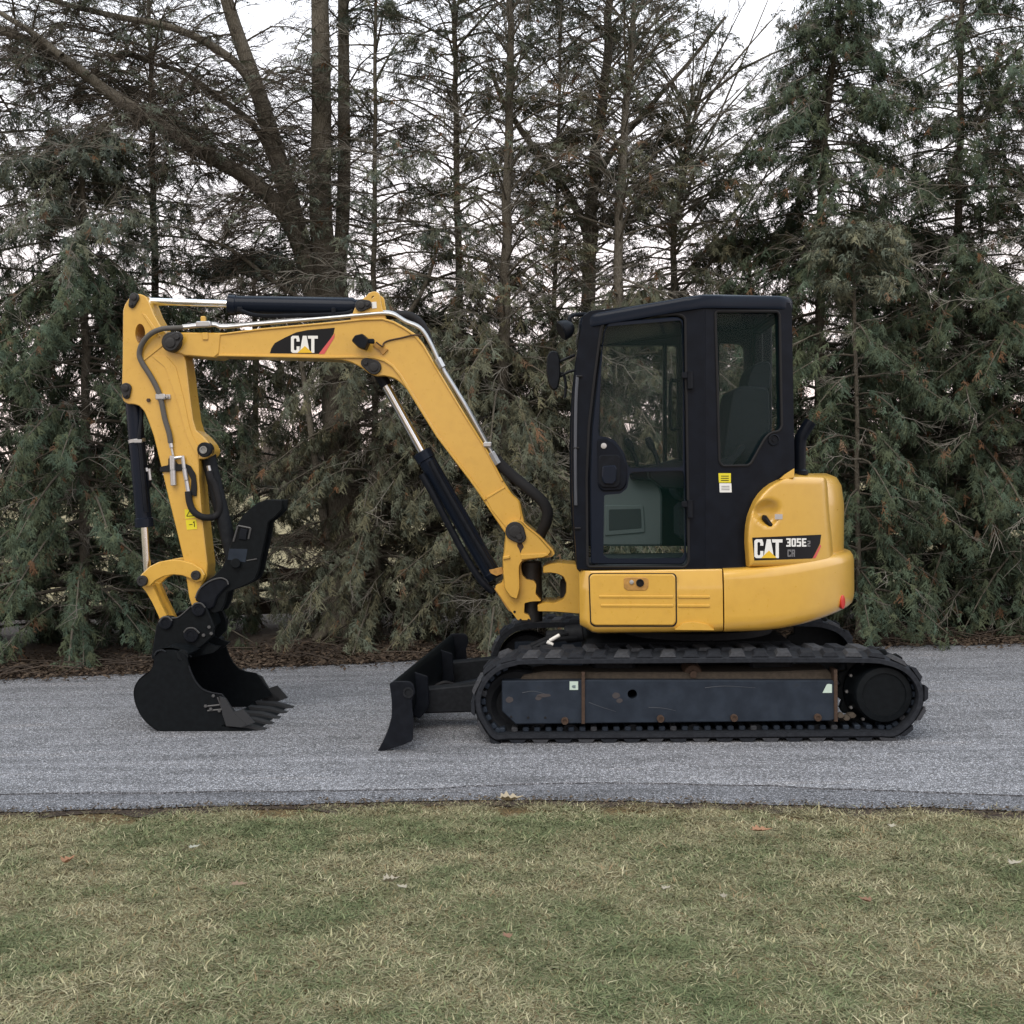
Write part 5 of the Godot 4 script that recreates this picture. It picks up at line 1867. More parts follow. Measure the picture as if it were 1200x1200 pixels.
# one conifer: o has line (trunk points, world), r0, r1, and a list of branch zones
func conifer(called: String, label: String, line: Array, r0: float, o: Dictionary, seed_: int) -> Node3D:
	var r := RandomNumberGenerator.new()
	r.seed = seed_
	var foot: Vector3 = line[0]
	var t := base(called, Vector3(foot.x, 0, foot.z))
	tag(t, label, "tree", "evergreens in a row behind the drive")
	var up := Transform3D(Basis(), -t.position)
	var local := []
	for p: Vector3 in line:
		local.append(up * p)
	var s := Soup.new()
	var fine := smooth_line(local, 26)
	for i in range(1, fine.size()):
		fine[i] += Vector3(r.randf_range(-1, 1), 0, r.randf_range(-1, 1)) * r0 * .18
	s.tube(fine, r0 * .9, r0 * .2, 9)
	for k in 5:   # root flare
		var a := TAU * k / 5.0 + r.randf()
		s.tube([Vector3(0, .22, 0), Vector3(cos(a) * r0 * .8, .09, sin(a) * r0 * .8), Vector3(cos(a) * r0 * 2.0, -.02, sin(a) * r0 * 2.0)], r0 * .5, r0 * .15, 5)
	put("trunk", s.mesh(), o.get("bark", M.bark), t, t.transform)
	var top_y: float = local[-1].y
	var bs := Soup.new()
	var fx := [[], [], [], [], [], []]
	var fc := []
	for w in 6:
		fc.append(PackedColorArray())
	var tx := [[], [], []]
	var tc := [PackedColorArray(), PackedColorArray(), PackedColorArray()]
	var az := r.randf() * TAU
	for zone: Dictionary in o.zones:
		# zone: from, to (height m), n, len, el (deg), droop, leaf 0..1, bare (share of the length without leaves), tint
		for i in int(zone.n):
			az += 2.399 + r.randf_range(-.5, .5)
			var h := lerpf(zone.from, zone.to, (i + r.randf()) / zone.n) * K
			var k := clampf(h / top_y, 0.0, .999)
			var p0 := line_at(local, k)
			var cone := lerpf(1.0, zone.get("taper", 1.0), (h / K - zone.from) / (zone.to - zone.from))
			var L: float = zone.len * K * cone * r.randf_range(.6, 1.15)
			var el := deg_to_rad(zone.el + r.randf_range(-14, 14))
			var d := Vector3(cos(az) * cos(el), sin(el), sin(az) * cos(el))
			var sag: float = zone.droop * L * r.randf_range(.6, 1.3)
			var bend := Vector3(r.randf_range(-.12, .12), 0, r.randf_range(-.12, .12)) * L
			var p1 := p0 + d * L * .35 + bend * .4
			var p2 := p0 + d * L * .7 + bend + Vector3(0, -sag * .45, 0)
			var p3 := p0 + d * L + bend * 1.4 + Vector3(0, -sag, 0)
			var pl := [p0, p1, p2, p3]
			var br: float = clampf(.006 + L * .009, .006, .03) * zone.get("thick", 1.0)
			bs.tube(smooth_line(pl, 6), br, br * .2, 4)
			var nsub := int(L / .05)
			for q in nsub:
				var tt := (q + .5 + r.randf_range(-.3, .3)) / nsub
				if tt < zone.bare:
					if r.randf() < zone.get("twig", .5) * .55:
						var pt := line_at(pl, tt)
						var td := (line_at(pl, minf(tt + .05, 1)) - pt).normalized()
						var sd := -1.0 if q % 2 else 1.0
						var dir := (td * .6 + td.cross(Vector3.UP).normalized() * sd * r.randf_range(.3, 1.0) + Vector3(0, r.randf_range(-.4, .5), 0)).normalized()
						var w := r.randi() % 3
						tx[w].append(Transform3D(frame_of(dir, r.randf_range(-1.5, 1.5)).scaled_local(Vector3.ONE * r.randf_range(.6, 1.5) * minf(L, 1.0)), pt))
						var g := r.randf_range(.7, 1.3)
						tc[w].push_back(Color(.22 * g, .205 * g, .18 * g))
					continue
				if r.randf() < zone.get("more_twigs", .06):
					var bt := line_at(pl, tt)
					var bd := (line_at(pl, minf(tt + .05, 1)) - bt).normalized()
					var w2 := r.randi() % 3
					var dir2 := (bd + bd.cross(Vector3.UP).normalized() * r.randf_range(-1.0, 1.0) + Vector3(0, r.randf_range(-.2, .5), 0)).normalized()
					tx[w2].append(Transform3D(frame_of(dir2, r.randf_range(-1.5, 1.5)).scaled_local(Vector3.ONE * r.randf_range(.5, 1.2) * minf(L, 1.0)), bt))
					var g2 := r.randf_range(.7, 1.3)
					tc[w2].push_back(Color(.22 * g2, .205 * g2, .18 * g2))
				if r.randf() > zone.leaf:
					continue
				var p := line_at(pl, tt)
				var along := (line_at(pl, minf(tt + .06, 1.0)) - line_at(pl, tt - .06)).normalized()
				var sd2 := -1.0 if q % 2 else 1.0
				var side := along.cross(Vector3.UP).normalized() * sd2
				for two in 5:
					var dir: Vector3 = (along * r.randf_range(.45, 1.0) + side * r.randf_range(.2, .9) * [1.0, -.8, .3, -.4, .8][two] + Vector3(0, r.randf_range(-.45, .15) - zone.droop * .35, 0)).normalized()
					var sc: float = r.randf_range(.65, 1.15) * zone.get("size", 1.0) * lerpf(1.1, .8, tt)
					var w := r.randi() % 6
					fx[w].append(Transform3D(frame_of(dir, r.randf_range(-.6, .6)).scaled_local(Vector3(sc, sc, sc)), p + Vector3(r.randf_range(-.07, .07), r.randf_range(-.09, .05), r.randf_range(-.07, .07))))
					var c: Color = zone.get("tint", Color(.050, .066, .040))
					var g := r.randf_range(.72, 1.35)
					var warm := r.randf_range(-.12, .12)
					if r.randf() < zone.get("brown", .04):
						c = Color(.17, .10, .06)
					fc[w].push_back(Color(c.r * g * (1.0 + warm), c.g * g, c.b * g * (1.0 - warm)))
	put("branches", bs.mesh(), o.get("bark", M.bark), t, t.transform).set_meta("kind", "stuff")
	for w in 6:
		if fx[w].size():
			multi("foliage", fronds[w], fx[w], fc[w], M.leaf, t)
	for w in 3:
		if tx[w].size():
			multi("twigs", twigs[w], tx[w], tc[w], M.twig, t)
	for w in 6:
		total_sprays += fx[w].size()
	return t

var total_sprays := 0

func frame_of(x: Vector3, roll: float) -> Basis:
	var z := x.cross(Vector3.UP)
	z = z.normalized() if z.length() > .01 else Vector3.FORWARD
	var y := z.cross(x).normalized()
	return Basis(x, y, z) * Basis(Vector3.RIGHT, roll)

func px_line(a: Array, z0: float, extra := 0.0) -> Array:   # survey points of a trunk at depth z, its foot put on the ground, extended upwards
	var z := z0 * K
	var p := []
	for i in range(0, a.size(), 2):
		p.append(spot(a[i], a[i + 1], z))
	p[0] = Vector3(p[0].x, 0, z)
	if extra > 0.0:
		var d: Vector3 = (p[-1] - p[-2]).normalized()
		p.append(p[-1] + d * extra)
	return p

func full(hf: float, ht: float, n: int, len_: float, more := {}) -> Dictionary:
	var d := {"from": hf, "to": ht, "n": n, "len": len_, "el": 8.0, "droop": .35, "leaf": .95, "bare": .22, "taper": .8}
	d.merge(more, true)
	return d

func trees() -> void:
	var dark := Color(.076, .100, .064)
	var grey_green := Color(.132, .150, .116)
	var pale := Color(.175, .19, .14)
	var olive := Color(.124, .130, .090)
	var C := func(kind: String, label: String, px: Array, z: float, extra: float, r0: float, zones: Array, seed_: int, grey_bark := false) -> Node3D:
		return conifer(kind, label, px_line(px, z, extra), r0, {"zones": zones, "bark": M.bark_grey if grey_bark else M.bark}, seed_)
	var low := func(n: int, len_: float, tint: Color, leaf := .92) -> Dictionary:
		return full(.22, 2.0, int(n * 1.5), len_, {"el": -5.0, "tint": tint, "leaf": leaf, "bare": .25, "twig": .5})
	var thin := func(hf: float, ht: float, n: int, len_: float, el: float, leaf: float, tint: Color, brown := .04, taper := .8) -> Dictionary:
		return full(hf, ht, n, len_, {"el": el, "leaf": leaf * (1.3 if leaf < .3 else 1.0), "bare": .3, "tint": tint, "brown": brown, "taper": taper, "twig": .5, "droop": .22, "thick": .8, "more_twigs": .12})
	# bushy cedars on the left
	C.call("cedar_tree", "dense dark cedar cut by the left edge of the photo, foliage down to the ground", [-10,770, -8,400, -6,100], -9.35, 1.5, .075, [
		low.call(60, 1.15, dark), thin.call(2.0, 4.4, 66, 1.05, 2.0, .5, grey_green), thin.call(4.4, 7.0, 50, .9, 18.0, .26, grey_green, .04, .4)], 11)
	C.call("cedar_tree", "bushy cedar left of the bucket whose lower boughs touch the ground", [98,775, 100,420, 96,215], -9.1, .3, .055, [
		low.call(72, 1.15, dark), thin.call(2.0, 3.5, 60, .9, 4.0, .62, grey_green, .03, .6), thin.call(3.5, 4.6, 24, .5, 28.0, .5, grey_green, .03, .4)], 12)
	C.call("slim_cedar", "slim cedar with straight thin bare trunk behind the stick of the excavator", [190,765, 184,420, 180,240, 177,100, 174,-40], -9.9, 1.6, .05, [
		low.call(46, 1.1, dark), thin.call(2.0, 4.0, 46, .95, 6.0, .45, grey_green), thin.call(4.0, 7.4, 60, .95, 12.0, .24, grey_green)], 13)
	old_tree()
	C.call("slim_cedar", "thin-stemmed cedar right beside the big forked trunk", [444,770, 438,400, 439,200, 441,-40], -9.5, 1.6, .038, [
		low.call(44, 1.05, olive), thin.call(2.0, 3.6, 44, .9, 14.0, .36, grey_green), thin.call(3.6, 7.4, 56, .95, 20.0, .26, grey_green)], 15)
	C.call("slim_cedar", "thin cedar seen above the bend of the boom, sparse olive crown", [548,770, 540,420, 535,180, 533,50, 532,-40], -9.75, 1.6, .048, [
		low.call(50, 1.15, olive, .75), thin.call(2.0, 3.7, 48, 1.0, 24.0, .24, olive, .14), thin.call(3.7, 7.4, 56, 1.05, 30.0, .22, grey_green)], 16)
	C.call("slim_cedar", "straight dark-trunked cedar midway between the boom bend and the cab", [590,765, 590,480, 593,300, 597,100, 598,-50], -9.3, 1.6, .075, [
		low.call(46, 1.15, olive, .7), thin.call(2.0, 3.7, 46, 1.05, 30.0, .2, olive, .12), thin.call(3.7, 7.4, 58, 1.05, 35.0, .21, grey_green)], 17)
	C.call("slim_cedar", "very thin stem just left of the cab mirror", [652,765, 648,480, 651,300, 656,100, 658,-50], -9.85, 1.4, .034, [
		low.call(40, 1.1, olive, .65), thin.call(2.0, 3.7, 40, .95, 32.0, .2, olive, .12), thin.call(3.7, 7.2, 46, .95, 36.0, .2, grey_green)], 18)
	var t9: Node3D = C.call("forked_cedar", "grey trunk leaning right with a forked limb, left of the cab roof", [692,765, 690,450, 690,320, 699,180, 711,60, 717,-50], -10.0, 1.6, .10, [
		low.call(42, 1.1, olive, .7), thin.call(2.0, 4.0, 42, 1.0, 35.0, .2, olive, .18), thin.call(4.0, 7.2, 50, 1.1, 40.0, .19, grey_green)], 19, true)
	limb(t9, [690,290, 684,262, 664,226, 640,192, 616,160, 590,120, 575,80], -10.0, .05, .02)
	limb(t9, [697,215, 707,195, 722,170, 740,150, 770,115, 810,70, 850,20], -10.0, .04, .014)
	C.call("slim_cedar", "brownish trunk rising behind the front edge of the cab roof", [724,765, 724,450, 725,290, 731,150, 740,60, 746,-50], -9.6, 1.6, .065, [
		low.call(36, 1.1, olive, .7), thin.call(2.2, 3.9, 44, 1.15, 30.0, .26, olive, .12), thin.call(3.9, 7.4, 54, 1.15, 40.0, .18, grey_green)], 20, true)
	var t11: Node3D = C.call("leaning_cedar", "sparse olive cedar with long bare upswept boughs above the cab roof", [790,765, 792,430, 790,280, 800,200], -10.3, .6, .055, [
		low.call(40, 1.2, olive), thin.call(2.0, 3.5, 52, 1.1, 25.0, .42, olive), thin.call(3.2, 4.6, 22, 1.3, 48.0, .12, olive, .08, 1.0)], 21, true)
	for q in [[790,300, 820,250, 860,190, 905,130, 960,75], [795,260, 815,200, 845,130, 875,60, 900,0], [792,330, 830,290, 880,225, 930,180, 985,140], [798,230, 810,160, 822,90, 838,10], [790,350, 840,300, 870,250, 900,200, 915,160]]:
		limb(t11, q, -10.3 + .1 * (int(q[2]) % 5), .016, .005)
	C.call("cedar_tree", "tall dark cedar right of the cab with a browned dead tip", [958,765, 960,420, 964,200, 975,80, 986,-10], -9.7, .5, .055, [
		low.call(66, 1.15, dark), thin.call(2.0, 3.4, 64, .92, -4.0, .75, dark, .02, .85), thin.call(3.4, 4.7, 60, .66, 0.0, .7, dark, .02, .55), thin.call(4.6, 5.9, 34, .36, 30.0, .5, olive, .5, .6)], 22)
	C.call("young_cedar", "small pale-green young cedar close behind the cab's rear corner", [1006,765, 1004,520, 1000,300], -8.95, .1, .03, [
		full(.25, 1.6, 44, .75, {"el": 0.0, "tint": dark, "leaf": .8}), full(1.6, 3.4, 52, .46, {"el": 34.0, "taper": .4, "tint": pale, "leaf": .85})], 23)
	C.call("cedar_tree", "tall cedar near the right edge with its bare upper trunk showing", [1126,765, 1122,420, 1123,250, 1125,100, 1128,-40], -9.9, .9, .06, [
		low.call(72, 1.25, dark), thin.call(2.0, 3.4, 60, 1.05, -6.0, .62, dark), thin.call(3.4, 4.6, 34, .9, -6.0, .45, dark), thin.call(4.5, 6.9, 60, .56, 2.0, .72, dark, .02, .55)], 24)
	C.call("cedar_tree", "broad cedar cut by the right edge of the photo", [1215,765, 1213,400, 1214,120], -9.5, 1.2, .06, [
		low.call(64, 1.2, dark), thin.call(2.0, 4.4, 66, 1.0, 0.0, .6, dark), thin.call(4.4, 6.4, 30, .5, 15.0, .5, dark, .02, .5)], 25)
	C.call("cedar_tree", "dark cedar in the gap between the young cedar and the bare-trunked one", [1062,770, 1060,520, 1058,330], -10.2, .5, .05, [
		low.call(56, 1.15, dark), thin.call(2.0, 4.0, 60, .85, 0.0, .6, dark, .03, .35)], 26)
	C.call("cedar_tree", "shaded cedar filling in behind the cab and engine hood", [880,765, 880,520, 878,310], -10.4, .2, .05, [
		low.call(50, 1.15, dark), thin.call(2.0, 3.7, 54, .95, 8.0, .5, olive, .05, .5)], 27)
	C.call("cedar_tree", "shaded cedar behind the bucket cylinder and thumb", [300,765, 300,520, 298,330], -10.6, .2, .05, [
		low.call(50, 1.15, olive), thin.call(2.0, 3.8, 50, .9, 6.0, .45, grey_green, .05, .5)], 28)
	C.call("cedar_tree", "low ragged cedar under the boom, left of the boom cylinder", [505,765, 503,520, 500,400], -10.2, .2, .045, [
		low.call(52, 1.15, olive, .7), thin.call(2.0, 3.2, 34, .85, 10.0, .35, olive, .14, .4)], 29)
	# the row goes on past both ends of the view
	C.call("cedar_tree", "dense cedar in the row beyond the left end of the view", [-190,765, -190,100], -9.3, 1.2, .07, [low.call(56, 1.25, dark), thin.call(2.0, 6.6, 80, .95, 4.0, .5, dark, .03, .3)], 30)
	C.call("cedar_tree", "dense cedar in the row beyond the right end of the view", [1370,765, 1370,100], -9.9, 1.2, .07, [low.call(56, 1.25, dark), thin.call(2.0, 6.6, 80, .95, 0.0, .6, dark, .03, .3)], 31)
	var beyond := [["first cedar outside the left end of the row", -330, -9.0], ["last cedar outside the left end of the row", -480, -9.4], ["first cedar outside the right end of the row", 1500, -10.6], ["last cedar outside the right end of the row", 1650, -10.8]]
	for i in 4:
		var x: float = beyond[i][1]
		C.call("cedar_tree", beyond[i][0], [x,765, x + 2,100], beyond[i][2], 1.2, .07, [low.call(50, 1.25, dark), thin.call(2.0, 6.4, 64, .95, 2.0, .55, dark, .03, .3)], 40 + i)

func limb(t: Node3D, px: Array, z: float, r0: float, r1: float, dz := 0.0) -> void:
	var p := []
	var n := px.size() / 2
	r0 *= K * .86
	r1 *= K * .86
	for i in n:
		p.append(spot(px[2 * i], px[2 * i + 1], (z + dz * i / n) * K) - t.position)
	var s := Soup.new()
	s.tube(smooth_line(p, n * 4), r0, r1, 9)
	put("limb", s.mesh(), M.bark_grey, t, t.transform)

func old_tree() -> void:
	# the big many-stemmed tree: bole, four stems and long limbs, each a part
	var z := -9.7
	var t := base("forked_tree", Vector3(spot(404, 770, z * K).x, 0, z * K))
	tag(t, "thick old tree forking into several stems, one limb sloping to upper left", "tree", "")
	var r := RandomNumberGenerator.new()
	r.seed = 3
	var s := Soup.new()
	var line := px_line([404,770, 404,640, 400,500, 388,345, 384,300], z)
	for i in line.size():
		line[i] -= t.position
	s.tube(smooth_line(line, 16), .20, .155, 12)
	for k in 6:
		var a := TAU * k / 6.0 + .3
		s.tube([Vector3(0, .4, 0), Vector3(cos(a) * .17, .12, sin(a) * .17), Vector3(cos(a) * .38, -.03, sin(a) * .38)], .10, .03, 6)
	put("trunk", s.mesh(), M.bark, t, t.transform)
	limb(t, [386,350, 376,250, 377,120, 374,-60, 372,-260], z, .125, .06, .2)
	limb(t, [390,380, 402,250, 403,100, 402,-60, 404,-240], z, .075, .04, -.3)
	limb(t, [372,360, 347,262, 320,165, 300,100, 272,20, 250,-60, 215,-200], z, .105, .045)
	limb(t, [366,330, 340,262, 300,215, 240,180, 178,140, 130,110, 70,65, 20,42, -60,15], z, .088, .03, .9)
	limb(t, [72,66, 40,40, 5,18, -40,-10], z + .75, .035, .015)
	limb(t, [318,158, 290,90, 250,55, 200,32, 130,18, 60,0, 0,-20], z, .05, .016, .5)
	limb(t, [330,215, 300,150, 250,110, 215,85, 180,75, 150,65, 110,66], z, .035, .010, -.4)
	limb(t, [380,390, 350,350, 310,322, 275,295, 245,280], z, .03, .01, .4)
	limb(t, [398,470, 430,420, 470,380, 500,330, 515,280], z, .035, .012, .4)
	limb(t, [404,700, 386,640, 372,560, 360,470, 350,400], z, .05, .02, .4)
	# leafy and bare side growth hung along the limbs
	var fx := [[], [], [], [], [], []]
	var fc := []
	for w in 6:
		fc.append(PackedColorArray())
	var tx := [[], [], []]
	var tc := [PackedColorArray(), PackedColorArray(), PackedColorArray()]
	var bs := Soup.new()
	var runs := [[386,350,374,-60, 26, .0], [402,300,402,-60, 22, -.2], [345,262,255,-40, 30, .0], [340,262,20,42, 64, .5], [318,158,60,0, 40, .3], [330,215,110,66, 30, -.2], [404,720,392,420, 40, .1], [350,400,250,285, 18, .2]]
	for run in runs:
		for i in run[4]:
			var k := r.randf()
			var p0 := spot(lerpf(run[0], run[2], k), lerpf(run[1], run[3], k), (z + run[5]) * K) - t.position
			var a := r.randf() * TAU
			var L := r.randf_range(.4, 1.1)
			var d := Vector3(cos(a), r.randf_range(-.5, .6), sin(a) * .8).normalized()
			var p1 := p0 + d * L * .5 + Vector3(0, .05, 0)
			var p2 := p0 + d * L + Vector3(0, -L * .25, 0)
			var pl := [p0, p1, p2]
			bs.tube(smooth_line(pl, 5), .011, .003, 4)
			for q in int(L / .045):
				var tt := (q + .5) / int(L / .045)
				var pt := line_at(pl, tt)
				var sd := -1.0 if q % 2 else 1.0
				var dir := (d * .7 + d.cross(Vector3.UP).normalized() * sd * r.randf_range(.2, .9) + Vector3(0, r.randf_range(-.5, .2), 0)).normalized()
				if tt > .3 and r.randf() < .45:
					var w := r.randi() % 6
					fx[w].append(Transform3D(frame_of(dir, r.randf_range(-.7, .7)).scaled_local(Vector3.ONE * r.randf_range(.6, 1.05)), pt))
					var g := r.randf_range(.7, 1.3)
					fc[w].push_back(Color(.132 * g, .150 * g, .116 * g))
				else:
					var w := r.randi() % 3
					tx[w].append(Transform3D(frame_of(dir, r.randf_range(-1, 1)).scaled_local(Vector3.ONE * r.randf_range(.5, 1.1)), pt))
					tc[w].push_back(Color(.1, .085, .07))
	put("branches", bs.mesh(), M.bark, t, t.transform).set_meta("kind", "stuff")
	for w in 6:
		multi("foliage", fronds[w], fx[w], fc[w], M.leaf, t)
	for w in 3:
		multi("twigs", twigs[w], tx[w], tc[w], M.twig, t)

# ---------------------------------------------------------------- fence, far trees, lawn, leaves
func fence() -> void:
	var f := base("rail_fence", Vector3(0, 0, -12.4))
	tag(f, "weathered dark wooden post and rail fence behind the trees", "fence")
	var wood := mat(lin(.075, .055, .042), .95, 0.0, M.dirt.albedo_texture, 3.0)
	var rail_mesh: ArrayMesh
	for i in 9:
		var x := -7.6 + 1.94 * i
		var pm := MB.new()
		pm.box(Vector3(x, .50, -.02 - .1 * x), Vector3(.11, 1.1, .11), .012)
		part("post", pm, wood, f, f.transform)
		if i < 8:
			for k in 3:
				var rm := MB.new()
				var h: float = [.22, .55, .90][k]
				var dy: float = [0.0, .02, -.015, .01][(i + k) % 4]
				rm.begin()
				var a := Vector3(x, h + dy, .05 - .1 * x)
				var b := Vector3(x + 1.94, h - dy * .5, .05 - .1 * (x + 1.94))
				var n := Vector3(0, 0, .022)
				var u := Vector3(0, .065, 0)
				rm.quad(a - u + n, b - u + n, b + u + n, a + u + n)
				rm.quad(a + u - n, b + u - n, b - u - n, a - u - n)
				rm.quad(a + u + n, b + u + n, b + u - n, a + u - n)
				rm.quad(a - u - n, b - u - n, b - u + n, a - u + n)
				rm.end()
				part("rail", rm, wood, f, f.transform)

func distance_() -> void:
	# bare far-off wood on the horizon beyond the field
	var r := RandomNumberGenerator.new()
	r.seed = 9
	var s := Soup.new()
	for k in 70:
		var a := Vector3(r.randf_range(-.5, .5), r.randf_range(0, 2.5), r.randf_range(-.5, .5))
		var e := a + Vector3(r.randf_range(-1.6, 1.6), r.randf_range(1.5, 4.5), r.randf_range(-1.6, 1.6))
		s.tube([a, a.lerp(e, .5) + Vector3(0, .2, 0), e], .07, .025, 3)
	var m := s.mesh()
	var xs := []
	var cs := PackedColorArray()
	for i in 340:
		var x := r.randf_range(-150, 150)
		var z := r.randf_range(-135, -95)
		xs.append(Transform3D(Basis(Vector3.UP, r.randf() * TAU).scaled(Vector3.ONE * r.randf_range(.8, 1.35)), Vector3(x, 0, z)))
		var g := r.randf_range(.8, 1.2)
		cs.push_back(Color(.16 * g, .135 * g, .12 * g))
	var far_wood := multi("distant_wood", m, xs, cs, M.twig, self)
	tag(far_wood, "bare brown wood on the horizon beyond the field", "wood", "", "stuff")

func lawn() -> void:
	var r := RandomNumberGenerator.new()
	r.seed = 15
	var tufts: Array[ArrayMesh] = []
	for variant in 7:
		var s := Soup.new()
		for k in 10:
			var a := r.randf() * TAU
			var p := Vector3(r.randf_range(-.035, .035), -.004, r.randf_range(-.035, .035))
			var lean := r.randf_range(.3, 1.5)
			var L := r.randf_range(.016, .040)
			var d := Vector3(cos(a) * lean, 1.0, sin(a) * lean).normalized()
			var m := p + d * L * .55
			var e := m + (d * .6 + Vector3(cos(a) * .6, r.randf_range(-.5, .2), sin(a) * .6)).normalized() * L * .6
			var side := Vector3(-sin(a), 0, cos(a)) * r.randf_range(.0009, .0017)
			var n := Vector3(-cos(a) * .4, 1, -sin(a) * .4).normalized()
			s.tri(p - side, p + side, m + side, n)
			s.tri(p - side, m + side, m - side, n)
			s.tri(m - side, m + side, e, n)
		tufts.append(s.mesh())
	M.grass = mat(Color.WHITE, .85)
	M.grass.vertex_color_use_as_albedo = true
	M.grass.backlight_enabled = true
	M.grass.backlight = Color(.3, .3, .2)
	M.grass.metallic_specular = .25
	var patch := noise(.9, 4, 71)
	var patch2 := noise(3.2, 3, 72)
	var clump := noise(5.5, 2, 73)
	var xs := [[], [], [], [], [], [], []]
	var cs := []
	for i in 7:
		cs.append(PackedColorArray())
	for i in 185000:
		var z := lerpf(-5.62, -2.75, pow(r.randf(), .95))
		var x := r.randf_range(-1, 1) * (.9 + absf(z) * .56)
		var ne := near_edge(x)
		var into := z - ne
		if into < -.01:
			continue
		var bare := smoothstep(.16, .0, into) * .75
		var c0 := clump.get_noise_2d(x, z)
		if wig.get_noise_2d(x * 22.0, z * 22.0) > .16 and into < .22:
			bare = .96
		if r.randf() < bare or (c0 < -.38 and r.randf() < .7):
			continue
		var green := patch.get_noise_2d(x, z) * .75 + patch2.get_noise_2d(x, z) * .65 + r.randf_range(-.5, .5)
		green = smoothstep(-.45, .75, green + .04 - smoothstep(.3, .0, into) * .5)
		var straw := Color(.29, .26, .145).lerp(Color(.42, .38, .25), r.randf())
		if r.randf() < .2:
			straw = Color(.22, .16, .09)
		var gr := Color(.095, .13, .058).lerp(Color(.175, .20, .10), r.randf())
		var c := straw.lerp(gr, clampf(green + (.4 if r.randf() < .25 else -.05), 0.0, 1.0))
		var g := r.randf_range(.5, 1.25)
		var w := r.randi() % 7
		var sc := r.randf_range(.6, 1.15) * (1.0 + .5 * c0) * (1.35 if r.randf() < .06 else 1.0)
		xs[w].append(Transform3D(Basis(Vector3.UP, r.randf() * TAU).scaled(Vector3(sc * 1.15, sc * r.randf_range(.32, .78), sc * 1.15)), Vector3(x, 0, z)))
		cs[w].push_back(Color(c.r * g, c.g * g, c.b * g))
	var g0 := base("lawn_grass", Vector3.ZERO)
	tag(g0, "short winter grass, straw mixed with green, along the near side of the drive", "grass", "", "stuff")
	for w in 7:
		multi("grass_tufts", tufts[w], xs[w], cs[w], M.grass, g0)

func leaf_thing(label: String, px: float, py: float, size: float, c: Color, curl: float, turn: float) -> void:
	var d := sight(px, py)
	var p := EYE + d * ((.045 - EYE.y) / d.y)
	var mb := MB.new()
	var outline := [[0, 0], [.16, .05], [.20, .24], [.30, .20], [.40, .36], [.50, .16], [.62, .26], [.74, .10], [1.0, .0]]
	for i in outline.size() - 1:
		for s in [1.0, -1.0]:
			var q := []
			for k in [[outline[i][0], 0.0], [outline[i][0], outline[i][1] * s], [outline[i + 1][0], outline[i + 1][1] * s], [outline[i + 1][0], 0.0]]:
				q.append(Vector3((k[0] - .5), absf(k[1]) * curl + pow(k[0] - .5, 2.0) * curl * .9, k[1]) * size)
			if s > 0.0:
				mb.quad(q[0], q[1], q[2], q[3])
			else:
				mb.quad(q[3], q[2], q[1], q[0])
	var t := Transform3D(Basis(Vector3.UP, turn), p)
	var o := part("fallen_leaf", mb, mat(c, .8), self, t, 60)
	tag(o, label, "leaf", "fallen leaves on the lawn")

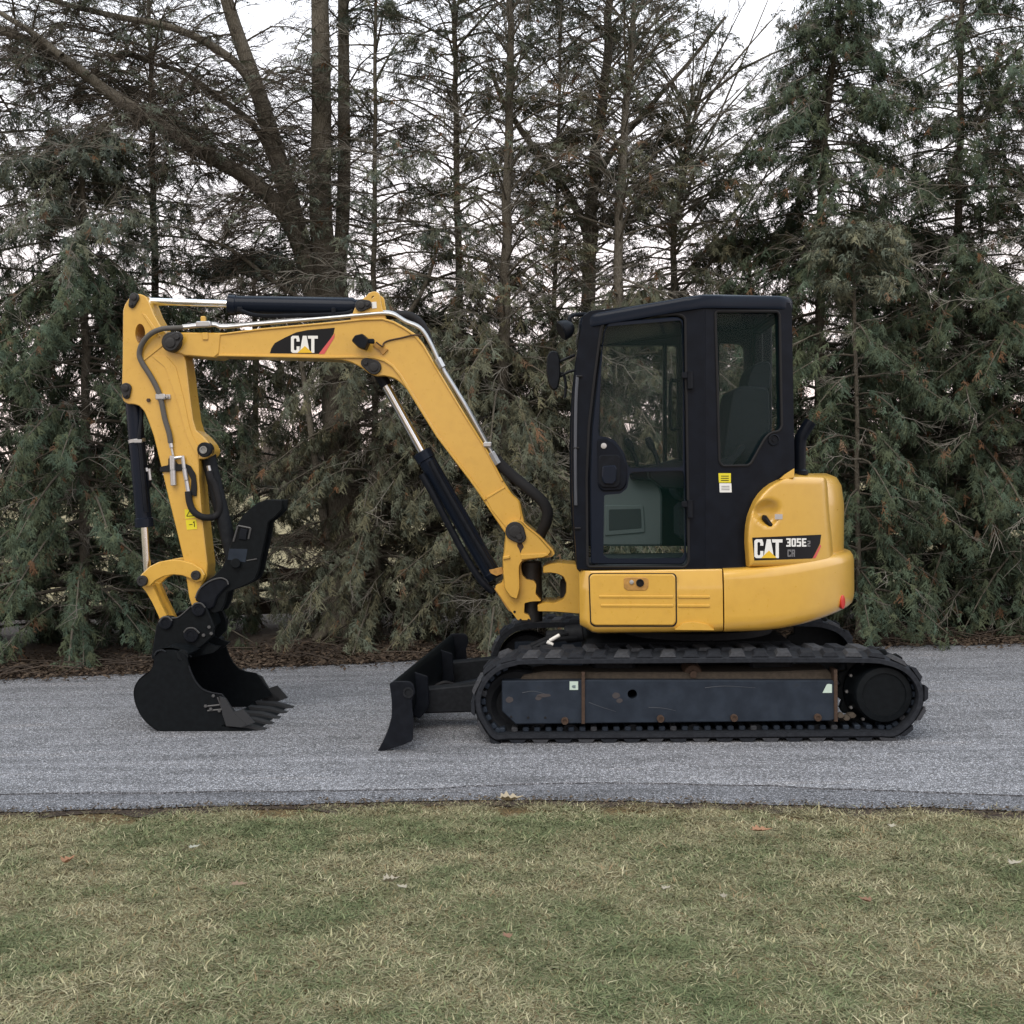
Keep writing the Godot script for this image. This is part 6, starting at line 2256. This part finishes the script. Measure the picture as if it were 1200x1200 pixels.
func litter() -> void:
	var tan_ := lin(.33, .28, .20)
	var pale := lin(.31, .28, .22)
	var rust := lin(.20, .11, .07)
	var orange := lin(.28, .145, .08)
	leaf_thing("large curled tan leaf at the drive's edge below the dozer blade end", 598, 938, .13, tan_, .7, .1)
	leaf_thing("pale curled leaf on the grass below the bucket and left of the centre", 458, 1033, .075, pale, .9, .4)
	leaf_thing("small pale leaf just right of the curled leaf below the bucket", 471, 1040, .055, pale, .5, 2.4)
	leaf_thing("upright rusty leaf on the grass near the left edge", 80, 1010, .085, orange, .8, 1.3)
	leaf_thing("brown flat leaf in the pale straw patch at left", 280, 1037, .075, lin(.20, .14, .09), .35, .2)
	leaf_thing("whitish leaf in the green patch below the bucket teeth", 228, 993, .06, lin(.30, .30, .25), .4, .9)
	leaf_thing("reddish leaf near the bottom centre of the lawn", 594, 1098, .055, rust, .6, 2.0)
	leaf_thing("rust-brown leaf by the lawn's top right, under the track's rear", 892, 974, .10, orange, .5, .1)
	leaf_thing("pale leaf on the grass near the right edge of the lawn", 1190, 1013, .075, pale, .6, .5)
	leaf_thing("pale leaf near the drive edge at right", 1046, 969, .06, lin(.34, .31, .24), .6, 1.1)
	leaf_thing("small straw-coloured leaf right of the centre in the darker grass", 781, 1042, .05, pale, .7, .8)
	leaf_thing("pinkish-brown leaf in the lawn right of the centre", 1014, 1056, .06, rust, .7, 2.2)
	leaf_thing("small white leaf right of centre, left of the pinkish-brown one", 848, 1052, .05, pale, .9, 1.4)
	# dry leaves and needles under the trees
	var r := RandomNumberGenerator.new()
	r.seed = 33
	var s := Soup.new()
	s.tri(Vector3(-.035, .0, 0), Vector3(0, .012, .018), Vector3(.035, .004, 0), Vector3.UP)
	s.tri(Vector3(-.035, .0, 0), Vector3(.035, .004, 0), Vector3(0, .010, -.018), Vector3.UP)
	var xs := []
	var cs := PackedColorArray()
	for i in 26000:
		var x := r.randf_range(-8.5, 9.5)
		var z := far_edge(x) + .12 - absf(r.randfn(0.0, 1.0)) * .75
		if i % 14 == 0:
			z = far_edge(x) + r.randf_range(0, .35)
		xs.append(Transform3D(Basis.from_euler(Vector3(r.randf_range(-.5, .5), r.randf() * TAU, r.randf_range(-.5, .5))).scaled(Vector3.ONE * r.randf_range(.3, .85)), Vector3(x, .024 + r.randf() * .02, z)))
		var c := Color(.075, .053, .040).lerp(Color(.13, .10, .075), r.randf())
		var g := r.randf_range(.45, 1.1)
		cs.push_back(Color(c.r * g, c.g * g, c.b * g))
	var o := multi("leaf_litter", s.mesh(), xs, cs, M.twig, self)
	tag(o, "brown dry leaf litter along the far edge of the drive under the trees", "leaf litter", "", "stuff")
	# crumbs of soil and dead leaf along the ragged near edge of the drive
	var ex := []
	var ec := PackedColorArray()
	for i in 5200:
		var x := r.randf_range(-5.0, 5.0)
		var z := near_edge(x) + r.randfn(.03, .045)
		ex.append(Transform3D(Basis.from_euler(Vector3(r.randf_range(-.6, .6), r.randf() * TAU, r.randf_range(-.6, .6))).scaled(Vector3.ONE * r.randf_range(.08, .34)), Vector3(x, .013 + r.randf() * .008, z)))
		var g := r.randf_range(.5, 1.3)
		ec.push_back(Color(.10 * g, .078 * g, .058 * g))
	tag(multi("soil_crumbs", s.mesh(), ex, ec, M.twig, self), "dark soil crumbs along the ragged near edge of the drive", "soil", "", "stuff")
	var s2 := Soup.new()
	s2.tube([Vector3(-.25, .01, 0), Vector3(-.05, .04, .03), Vector3(.25, .02, -.02)], .005, .003, 4)
	s2.tube([Vector3(0, .035, .02), Vector3(.12, .05, .12)], .003, .002, 3)
	xs = []
	cs = PackedColorArray()
	for i in 200:
		var x := r.randf_range(-7.0, 8.0)
		xs.append(Transform3D(Basis.from_euler(Vector3(r.randf_range(-.2, .2), r.randf() * TAU, r.randf_range(-.15, .3))).scaled(Vector3.ONE * r.randf_range(.5, 1.5)), Vector3(x, .03, far_edge(x) - absf(r.randfn(0, .6)))))
		cs.push_back(Color(.075, .06, .05) * r.randf_range(.6, 1.3))
	var o2 := multi("fallen_twigs", s2.mesh(), xs, cs, M.twig, self)
	tag(o2, "fallen twigs strewn in the leaf litter under the trees", "twigs", "", "stuff")
